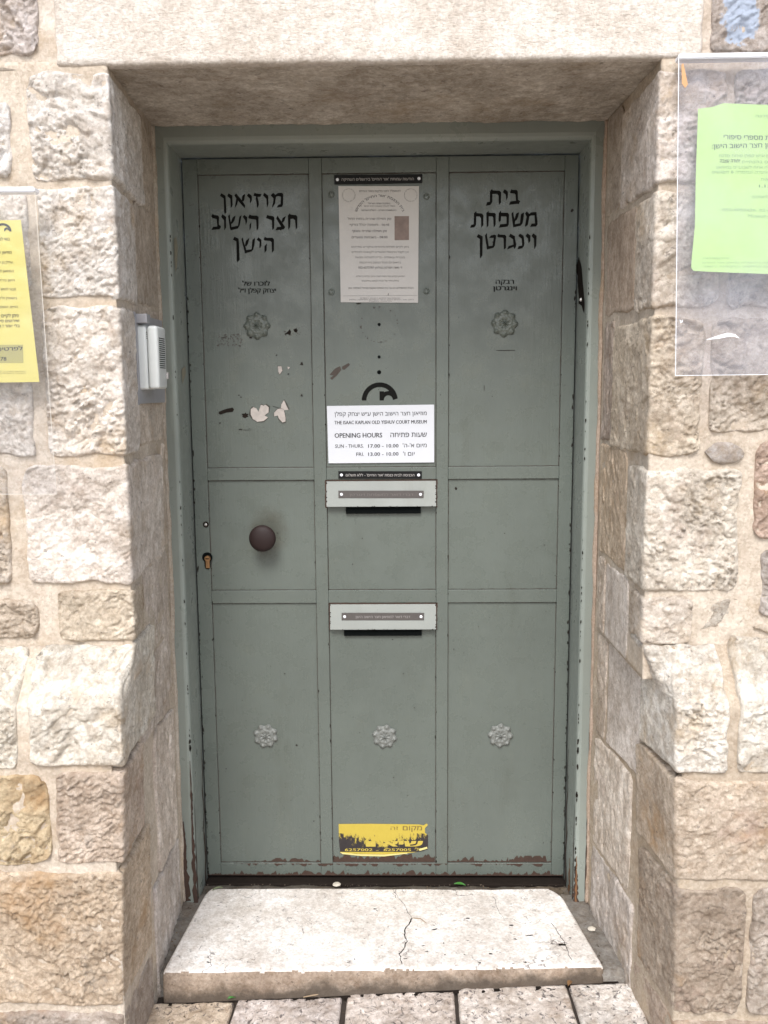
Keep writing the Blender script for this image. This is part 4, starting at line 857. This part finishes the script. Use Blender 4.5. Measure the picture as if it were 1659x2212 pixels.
for cx in(330,1240): arc_text('ישיבת אור החיים הקדוש ירושלים תובב״א',cx,470,85,PI*1.2,-PI*.8+.1,14,.006,INKG,'seal_lettering')
a=at(NX(1002),NY(780),Y=.0027);b=at(NX(1215),NY(1130),Y=.0027);MB().box(a[0],b[0],.0024,.0032,b[2],a[2]).build('printed_picture',PHOTO,r)
s=MB();p=at(NX(245),NY(1950),Y=YN);q=at(NX(1340),NY(1942),Y=YN);ribbon(s,[p,q],.0006,.0006,(0,-1,0),1,0);s.build('rule',INKG,r,recalc=False)
s=MB();blob(s,at(NX(910),NY(1930),Y=YN-.0003),.0008,.004,'y',3,8,rot=-.15);blob(s,at(NX(480),NY(2058),Y=YN-.0003),.008,.0012,'y',4,10);s.build('tear_mark',GRIME_SHADE,r,recalc=False)
# yellow sticker
pts=[(731.6,1780),(800,1779.5),(905,1781),(915,1783),(921,1779),(924.5,1782),(918,1789),(918,1799),(924.5,1804),(924.5,1834),(912,1839),(880,1843),(840,1846),(790,1845),(735,1843),(732,1815)]
r=empty('torn_sticker',tuple(at(828,1845,Y=.006)),'torn yellow and black sticker with phone numbers, low on the middle panel','sticker')
s=MB();s.slab([Vector(at(x,y,Y=.0052)) for x,y in pts],(0,.0005,0));s.build('sheet',STICK,r,tri=True)
K=lambda x:(1050+x/4.74)/1.4756
KY=lambda y:(2580+y/4.74)/1.4756
T=PxType(.0048);T.line('6257002 - 6257005 טל׳'.replace('6257002 - 6257005 ','') ,K(1290),K(1390),KY(625),6,.01);T.line('6257002',K(235),K(650),KY(628),5.6,.02);T.line('-',K(705),K(740),KY(630),5,.02);T.line('6257005',K(820),K(1232),KY(628),5.6,.02);T.line('שיא',K(820),K(1395),KY(560),12,.05);T.line('ו',K(590),K(660),KY(562),12,.05);T.build('print',YLET,r)
T=PxType(.0048);T.line('מקום',K(1110),K(1398),KY(315),9,.012);T.line('זה',K(925),K(1040),KY(310),7,.0);T.build('print',plain('brown_print',(.17,.115,.03),.6),r)
s=MB();s.poly([Vector(at(x,y,Y=.0035)) for x,y in((905,1834),(922,1829),(923.5,1833),(907,1838))]);s.poly([Vector(at(x,y,Y=.0042)) for x,y in((735,1841),(770,1845),(830,1846),(880,1842),(880,1844),(830,1850),(780,1849),(740,1845))]);s.build('curled_edge',plain('sticker_backing',(.62,.55,.22),.6),r)
# scuffs on the door
def src(x,y): return x/1.4756,y/1.4756
def sc6(x,y): return (560+x/3.072)/1.4756,(1080+y/3.072)/1.4756
Wp=[(735,690),(760,670),(790,680),(810,715),(835,645),(860,655),(880,645),(910,670),(910,720),(870,750),(905,770),(860,805),(800,812),(755,785),(735,740)]
s=MB();rim=MB()
_op=s.poly
def _pp(P):
    c=sum(P,Vector())/len(P);r_=random.Random(int(c.z*9999));rim.poly([c+(p-c)*r_.uniform(1.06,1.22)+Vector((0,.00015,0)) for p in P]);_op(P)
s.poly=_pp
s.poly([dpt(*sc6(x,y),YD) for x,y in Wp]);s.poly([dpt(*sc6(x,y),YD) for x,y in((1000,270),(1035,268),(1045,310),(1018,350),(1005,320))]);s.poly([dpt(*sc6(x,y),YD) for x,y in((1095,272),(1120,280),(1100,300))])
s.poly([dpt(*sc6(x,y),YD) for x,y in((1035,640),(1060,600),(1082,650),(1105,695),(1060,700),(1075,770),(1075,810),(1045,818),(1010,780),(1000,750),(965,760),(963,725),(995,690),(1030,680))]);s.build('peeled_paint',WPEEL,DOOR,tri=True);rim.build('peel_rim',plain('peel_rim',(.055,.052,.042),.8,0,.4,120),DOOR,recalc=False)['kind']='stuff'
s=MB();s.poly([dpt(*sc6(x,y),YD) for x,y in((420,715),(480,690),(555,672),(572,690),(560,715),(500,722),(440,742),(420,735))]);blob(s,dpt(*sc6(680,750),YD),.0085,.0075,'y',8);blob(s,dpt(*sc6(635,888),YD),.005,.002,'y',9);blob(s,dpt(*sc6(700,893),YD),.012,.0007,'y',12);ribbon(s,[dpt(*sc6(950,660),YD-.0004),dpt(*sc6(1060,690),YD-.0004)],.002,.001,(0,-1,0),4)
for x,y,a in((1235,245,4),(985,160,2),(1235,555,3),(620,550,2),(640,572,2),(432,825,2),(735,-12,3),(1110,-60,8),(1180,-85,5),(1105,345,2)): blob(s,dpt(*sc6(x,y),YD),.0012*a,.0009*a,'y',x+3,9,.5)
s.build('scuff',GRIME_SHADE,DOOR,recalc=False)['kind']='stuff'
s=MB();c6=lambda x,y:((1040+x/2.5136)/1.4756,(980+y/2.5136)/1.4756)
for pl in([(25,540),(70,490),(110,470),(120,500),(85,545),(45,580),(30,565),(60,545)],[(125,475),(180,445),(190,460),(145,500),(128,495)]): s.poly([dpt(*c6(x,y),YD) for x,y in pl])
r2=random.Random(3)
for i in range(70): x=470+r2.random()*55;y=722+r2.random()*26;blob(s,dpt(x,y,YD),.0016*r2.uniform(.4,1.6),.0013*r2.uniform(.4,1.6),'y',i,7,.5)
for i in range(16): x=612+r2.random()*38;y=706+r2.random()*20;blob(s,dpt(x,y,YD),.0018*r2.uniform(.4,1.6),.0013*r2.uniform(.4,1.6),'y',i,7,.5)
for i in range(26): a=r2.uniform(0,2*PI);blob(s,dpt(819+40*math.cos(a),701+38*math.sin(a),YD),.002*r2.uniform(.3,1.4),.0014*r2.uniform(.3,1.6),'y',i,7,.5)
s.build('scraped_patch',BPEEL,DOOR,tri=True)['kind']='stuff'
s=MB()
for x,y,a,b in((1093,757,.028,.0012),(1046,838,.0008,.010),(1236,455,.004,.004),(985,1055,.004,.004),(641,1610,.003,.003)): blob(s,dpt(x,y,YD if x<1206 else -.001),a,b,'y',x,12,.3)
s.poly([dpt(x,y,-.1315) for x,y in((377,560),(381,558),(383,575),(381,600),(378,590))]) if False else None
s.build('scratch',GRIME_SHADE,DOOR,recalc=False)['kind']='stuff'
s=MB();s.poly([Vector(at(x,y,X=-G+.0015)) for x,y in((376,515),(381,512),(384,535),(383,575),(379,588),(377,560))]);s.poly([Vector(at(x,y,X=-G+.0015)) for x,y in((392,798),(400,790),(402,806),(394,830))]);s.build('peeled_paint',plain('beige_undercoat',(.30,.28,.21),.7,0,.2,90),FRAME,tri=True)
# ------------------------------------------------------------------ intercom on the left reveal
IX=-.551;IC=empty('intercom',(IX,-.36,1.41),'pale grey door intercom with speaker slots in a metal bracket on the left reveal','intercom')
MB().box(IX-.004,IX+.004,-.432,-.20,1.408,1.612,.001).build('bracket_plate',BRKT,IC)
MB().box(IX-.004,IX+.005,-.4345,-.4315,1.405,1.615,.0008).build('bracket_flange',BRKT,IC);MB().box(IX+.002,IX+.028,-.425,-.395,1.590,1.611,.002).build('cable_box',BRKT,IC)
bd=MB();bd.box(IX-.003,IX+.0225,-.4165,-.340,1.440,1.586,.006,4);bd=bd.build('housing',INTER,IC,smooth=True)
bd2=MB();bd2.box(IX+.0233,IX+.048,-.4160,-.341,1.4415,1.585,.007,4);bd2=bd2.build('front_cover',INTER,IC,smooth=True)
for i in range(15): MB().box(IX+.0478,IX+.0486,-.405,-.356,1.5565-i*.0048,1.5585-i*.0048).build('speaker_slot',SLOT,IC)
MB().box(IX+.0475,IX+.0525,-.352,-.343,1.465,1.480,.001).build('call_button',INTERD,IC)
for i in range(4): MB().lathe([(.0012,0),(.0012,.0006),(0,.0006)],(IX+.024,-.4165,1.570-i*.0045),n=8).build('indicator',SLOT,IC)
# ------------------------------------------------------------------ notices in plastic holders on the wall
def holder(name,side,edge,yt,yb,xfar,mat,label):
    T0=Vector(at(*edge[0],Y=yt));B0=Vector(at(*edge[1],Y=yb));T1=Vector((xfar,yt,T0.z+.002));B1=Vector((xfar,yb,B0.z+.002))
    r=empty(name,(T0.x,YW,B0.z),label,'notice holder')
    s=MB();s.slab([T0,T1,B1,B0],(0,.003,0));s.build('acrylic_sheet',mat,r)
    s=MB();d=(B0-T0).normalized();s.slab([T0+Vector((0,-.004,.001)),T1+Vector((0,-.004,.001)),T1+Vector((0,-.004,-.009)),T0+Vector((0,-.004,-.009))],(0,.028,0));bmesh.ops.bevel(s.b,geom=s.b.edges[:],offset=.002,segments=2,affect='EDGES');s.build('folded_rim',WHITEM,r)
    s=MB();ribbon(s,[T0+Vector((0,-.0008,0)),B0+Vector((0,-.0008,0))],.0011,.0011,(0,-1,0),1,0);ribbon(s,[B0+Vector((0,-.0008,.0006)),B1+Vector((0,-.0008,.0006))],.0011,.0011,(0,-1,0),1,0);s.build('cut_edge',WHITEM if side=='R' else plain('dull_clear_edge',(.62,.58,.52),.4),r,recalc=False)
    return r,T0,T1,B1,B0
rL,a0,a1,b1,b0=holder('notice_holder','L',((75,405),(122,1068)),-.655,-.612,-1.06,ACRL,'clear acrylic sheet over the yellow notice on the wall left of the door')
rR,c0,c1,d1,d0=holder('notice_holder','R',((1466,118),(1459,812)),-.612,-.665,1.10,ACRR,'hazy bluish acrylic sheet over the lime green notice right of the door')
def on(plane,px,py,off):
    yt,yb,zt,zb=plane;Y=yt
    for _ in range(4): z=at(px,py,Y=Y)[2];Y=yt+(yb-yt)*(zt-z)/(zt-zb)+off
    return Vector(at(px,py,Y=Y))
pl=(-.655,-.612,a0.z,b0.z);pr=(-.612,-.665,c0.z,d0.z)
def paper_pts(plane,pts,name,mat,label,far):
    P=[on(plane,x,y,.0042) for x,y in pts];r=empty(name,tuple(P[-1]),label,'notice');s=MB();s.slab(P,(0,.0005,0));s.build('sheet',mat,r,tri=True);return r
ry=paper_pts(pl,[(-90,478),(45,475),(65,650),(85,825),(-90,828)],'yellow_notice',YPAPER,'yellow paper notice with printed and handwritten Hebrew behind the left acrylic sheet',0)
rg=paper_pts(pr,[(1508,235),(1540,231),(1562,223),(1700,228),(1840,234),(1840,598),(1659,592),(1530,587),(1498,585),(1493,578),(1494,560),(1501,490),(1503,380)],'green_notice',GPAPER,'lime green paper notice with Hebrew text behind the right acrylic sheet',0)
class PlType(Type):
    def __init__(s,plane,off=.0036): s.V=[];s.F=[];s.pl=plane;s.off=off
    def line(s,txt,x0,x1,base,h,bold=0.,slope=0.):
        V,F=glyph_mesh(txt);a,b=V[:,0].min(),V[:,0].max();heb=any('\u0590'<=c<='\u05ff' for c in txt);H=.60 if heb else .70
        p0=on(s.pl,x0,base,s.off);p1=on(s.pl,x1,base+slope*(x1-x0),s.off);q=on(s.pl,x0,base-h,s.off);k=len(s.V)
        sw=bold*(p1.x-p0.x)/(b-a)
        for j,dx in enumerate((0,-sw,sw) if bold>.003 else (0,)):
            k=len(s.V)
            for u,w_,l_ in V: p=p0.lerp(p1,(u-a)/(b-a))+(q-p0)*(w_/H)+Vector((dx,-j*.00009-l_*.00003,0));s.V.append(tuple(p))
            s.F+=[tuple(i+k for i in f) for f in F]
Lx=lambda x:x/3.255/1.4756
Ly=lambda y:(560+y/3.253)/1.4756
T=PlType(pl)
for t,xr_,b,h,bo in(('בואי לבקר',100,672,28,.02),('מוזיאון חצר הישוב הישן',120,808,26,.016),('עתיק בן חמש מאות שנה',130,908,22,.006),('המוזאון לתולדות',142,1000,22,.006),('הישן בירושלים ומציג',152,1094,22,.006),('מבצר לחמש משפחות',163,1188,22,.006),('נישואין ולידה ופרקי',174,1280,22,.006),('החיים. התמסרות',184,1372,22,.006)):
    w_=len(t)*17;T.line(t,Lx(xr_-w_),Lx(xr_),Ly(b),h/3.25/1.4756,bo)
T.build('lettering',plain('olive_ink',(.17,.15,.05),.7),ry)
T=PlType(pl)
for t,xr_,b,h in(('ניתן לקיים כאן',190,1470,30),('ואירועים סיורים',198,1522,26),('בלי יומר ! ועוד',204,1575,26)): T.line(t,Lx(xr_-len(t)*18),Lx(xr_),Ly(b),h/3.25/1.4756,.008,-.02)
T.line('לפרטים',Lx(-30),Lx(232),Ly(1818),7.5,.016,-.03);T.line('6278',Lx(-60),Lx(66),Ly(1918),8,.016)
T.build('handwriting',INK,ry);MB().slab([on(pl,x,y,.0039) for x,y in((-60,Ly(1756)),(Lx(238),Ly(1752)),(Lx(243),Ly(1942)),(-60,Ly(1944)))],(0,.0002,0)).build('grey_box',GREYPR,ry)
T=PlType(pl);T.line('המוזיאון נמצא ברחוב אור החיים ירושלים',Lx(-300),Lx(262),Ly(2035),2.6,0);T.line('הכניסה בתשלום בתיאום מראש בטלפון',Lx(-300),Lx(266),Ly(2055),2.6,0);T.build('fine_print',plain('pale_olive_ink',(.30,.27,.09),.7),ry)
s=MB();cx,cy=Lx(28),Ly(578)
s.poly([on(pl,cx+19*math.cos(a),cy-18*math.sin(a),.0036) for a in np.linspace(PI,0,16)]+[on(pl,cx+14*math.cos(a),cy-13*math.sin(a),.0036) for a in np.linspace(0,PI,16)]);s.poly([on(pl,cx+x,cy+y,.0034) for x,y in((3,0),(3,-6),(8,-9),(15,-5),(17,0),(13,-2),(9,-5))]);s.build('arch_logo',INK,ry,tri=True)
Rx=lambda x:(2140+x/2.0675)/1.4756
Ry=lambda y:(150+y/2.0675)/1.4756
T=PlType(pr);T.line('שורת מספרי סיפורי',Rx(345),Rx(720),Ry(606),9,.014,.02);T.line('מוזיאון חצר הישוב הישן:',Rx(268),Rx(740),Ry(668),9,.014,-.02);T.line('יחודה עצבה',Rx(320),Rx(452),Ry(760),6.5,.02);T.line('1.1.14',Rx(578),Rx(690),Ry(925),6,.006);T.build('lettering',plain('heading_ink',(.13,.20,.10),.7),rg)
T=PlType(pr)
for t,x0,x1,b in(('ברובע הישן ע״ש קפלן פותח סדנת',312,780,724),('בירושלים בהנחיית',465,760,765),('הקורס יהיה אחת לשבועיים במוזיאון',295,770,800),('הדרכה הוועדה ונמסרה 8 מפגשים',268,770,832),('הבאות',590,680,880),('נשמח לראותכם',535,720,995),('הסדנה',555,680,463)): T.line(t,Rx(x0),Rx(x1),Ry(b),5.2,.0)
T.line('052-4002436, 02-6276319',Rx(335),Rx(780),Ry(1080),6,.0,.01);T.line('Museum-oyc@smile.net',Rx(508),Rx(860),Ry(1122),6.5,.0);T.line('קהילה קדושה ירושלים',Rx(205),Rx(380),Ry(1396),3,0);T.line('המוזיאון נמצא בירושלים ברחוב אור החיים',Rx(205),Rx(800),Ry(1425),3,0);T.line('פקס טלפון כתובת דואר',Rx(205),Rx(700),Ry(1450),3,0)
T.build('text_lines',plain('pale_green_ink',(.30,.46,.20),.7),rg)
s=MB();s.poly([on(pr,x,y,-.0012) for x,y in((1524,734),(1560,722),(1572,719),(1588,722),(1598,731),(1585,727),(1570,728),(1550,732))]);s.poly([on(pr,x,y,-.0012) for x,y in((1468,690),(1472,694),(1475,690),(1474,696),(1470,698))]);s.build('scuff',WHITEM,rR,tri=True)
s=MB();s.poly([on(pr,x,y,-.0012) for x,y in((1472,140),(1476,136),(1481,158),(1486,182),(1480,190),(1473,180))]);s.build('tape_stain',plain('orange_stain',(.55,.30,.14),.7),rR,tri=True)
# ------------------------------------------------------------------ small things on the ground
def leaf(x,y,L_,W_,rot,mat,label,group,z=None):
    n=7;s=MB();p=at(x,y,Z=-.05 if y>2100 else 0);c=Vector((p[0],p[1],(gz(p[0],p[1])+.006) if y>2100 else .001));q=Matrix.Rotation(rot,4,'Z');L0=[];R0=[]
    for i in range(n+1):
        t=i/n;w_=W_*math.sin(PI*t)**.8;X=(t-.5)*L_;h=.003*math.sin(PI*t)+.002;L0.append(s.b.verts.new(c+q@Vector((X,w_/2,h+.003))));R0.append((s.b.verts.new(c+q@Vector((X,0,h))),s.b.verts.new(c+q@Vector((X,-w_/2,h+.003)))))
    for i in range(n): s.b.faces.new((L0[i],L0[i+1],R0[i+1][0],R0[i][0]));s.b.faces.new((R0[i][0],R0[i+1][0],R0[i+1][1],R0[i][1]))
    o=s.build('leaf',mat,None);tag(o,label,'leaf',group);return o
leaf(500,2146,.020,.012,.3,LEAFM,'small bright green leaf on the paving below the left of the step','fallen leaves');leaf(993,1914,.034,.013,-.2,LEAFM,'green leaf in the dirt at the foot of the door, right of centre','fallen leaves')
leaf(470,1923,.03,.008,.5,plain('dull_leaf',(.16,.19,.10),.7),'dull grey green dry leaf at the left foot of the door','fallen leaves');leaf(1230,2138,.022,.012,1.,DEADL,'brown dead leaf at the right end below the step','fallen leaves')
def twig(a,b,r,label,zoff=.006,mat=TWIG):
    def g_(x,y): p=at(x,y,Z=-.05 if y>2090 else 0);return Vector((p[0],p[1],(gz(p[0],p[1]) if y>2090 else 0)+zoff))
    p,q=g_(*a),g_(*b);m=(p+q)/2+Vector((.004,.006,.002));o=MB().tube([p,p.lerp(m,.6),m,q.lerp(m,.4),q],[r*.6,r,r,r*.8,r*.4]).build('twig',mat,None);tag(o,label,'twig','twigs around the step');return o
twig((655,2146),(800,2132),.0022,'long pale dry twig lying along the bottom of the step');twig((1200,2103),(1255,2105),.0016,'short straight straw below the right end of the step');twig((890,1985),(922,1997),.0011,'tiny straw on the white step right of its centre',.003)
def pebble(x,y,r,label,mat=PEB,fl=.5):
    p=at(x,y,Z=-.05 if y>2100 else 0);z=(gz(p[0],p[1]) if y>2100 else 0)+r*fl*.6;rn=random.Random(x);s=MB();g_=bmesh.ops.create_icosphere(s.b,subdivisions=2,radius=r)
    for v in g_['verts']: v.co=Vector((v.co.x*rn.uniform(.85,1.15),v.co.y*rn.uniform(.7,1),v.co.z*fl))+Vector((p[0],p[1],z))
    o=s.build('stone_chip',mat,None,smooth=False);tag(o,label,'stone chip','loose stone chips')
pebble(1278,2009,.011,'white stone chip on the grey cement right of the step');pebble(727,1912,.013,'flat pale stone chip in the dirt against the door foot, left of centre',fl=.3);pebble(420,1936,.014,'crumbly yellowish mortar lump at the foot of the left jamb',plain('yellow_mortar',(.40,.36,.22),.9,0,.4,90,.002,120),.9);pebble(412,1924,.011,'smaller yellowish mortar lump behind the one at the left jamb foot',plain('yellow_mortar_dry',(.44,.40,.27),.9,0,.4,90,.002,120),.9)
sm=MB();ribbon(sm,[Vector((-.55+1.14*i/90,-.4475+.022*(i/90)+.003*math.sin(i*1.7),gz(-.55+1.14*i/90,-.45)+.0012)) for i in range(91)],.024,.018,(0,0,1),5,.45);tag(sm.build('dirt_seam',GRIME_SHADE,None,recalc=False),kind='structure')
# crumbs of dirt in the corners
dm=MB();rn=random.Random(77)
def crumb(x,y,z,r):
    g_=bmesh.ops.create_icosphere(dm.b,subdivisions=1,radius=r)
    for v in g_['verts']: v.co=Vector((v.co.x*rn.uniform(.6,1.4),v.co.y*rn.uniform(.6,1.4),v.co.z*.6))+Vector((x,y,z))
for i in range(260): crumb(rn.uniform(-.53,.54),rn.uniform(-.072,-.01),-.008,rn.uniform(.0008,.003))
for i in range(240): x=rn.uniform(-.55,.6);y=-.443+.02*(x+.5)+rn.gauss(0,.006);crumb(x,y,gz(x,y)-.004,rn.uniform(.001,.004))
for i in range(320): x=rn.uniform(-.55,.6);y=rn.uniform(-.86,-.45);crumb(x,y,gz(x,y)+.0005,rn.uniform(.0007,.0022))
for i in range(60): x=rn.uniform(-.5,.5);crumb(x,-.075-.03*rn.random()**2,.001,rn.uniform(.0007,.002))
for i in range(90): crumb(rn.choice((-1,1))*rn.uniform(.535,.56),rn.uniform(-.42,-.1),-.004,rn.uniform(.001,.003))
tag(dm.build('dirt_crumbs',stone_mat('dirt',dark_amt=.2),None,color=(.12,.10,.08)),'brown grit and dirt crumbs in the joints around the step','dirt',kind='stuff')
print('tris',sum(sum(len(p.vertices)-2 for p in o.data.polygons) for o in bpy.data.objects if o.type=='MESH'))
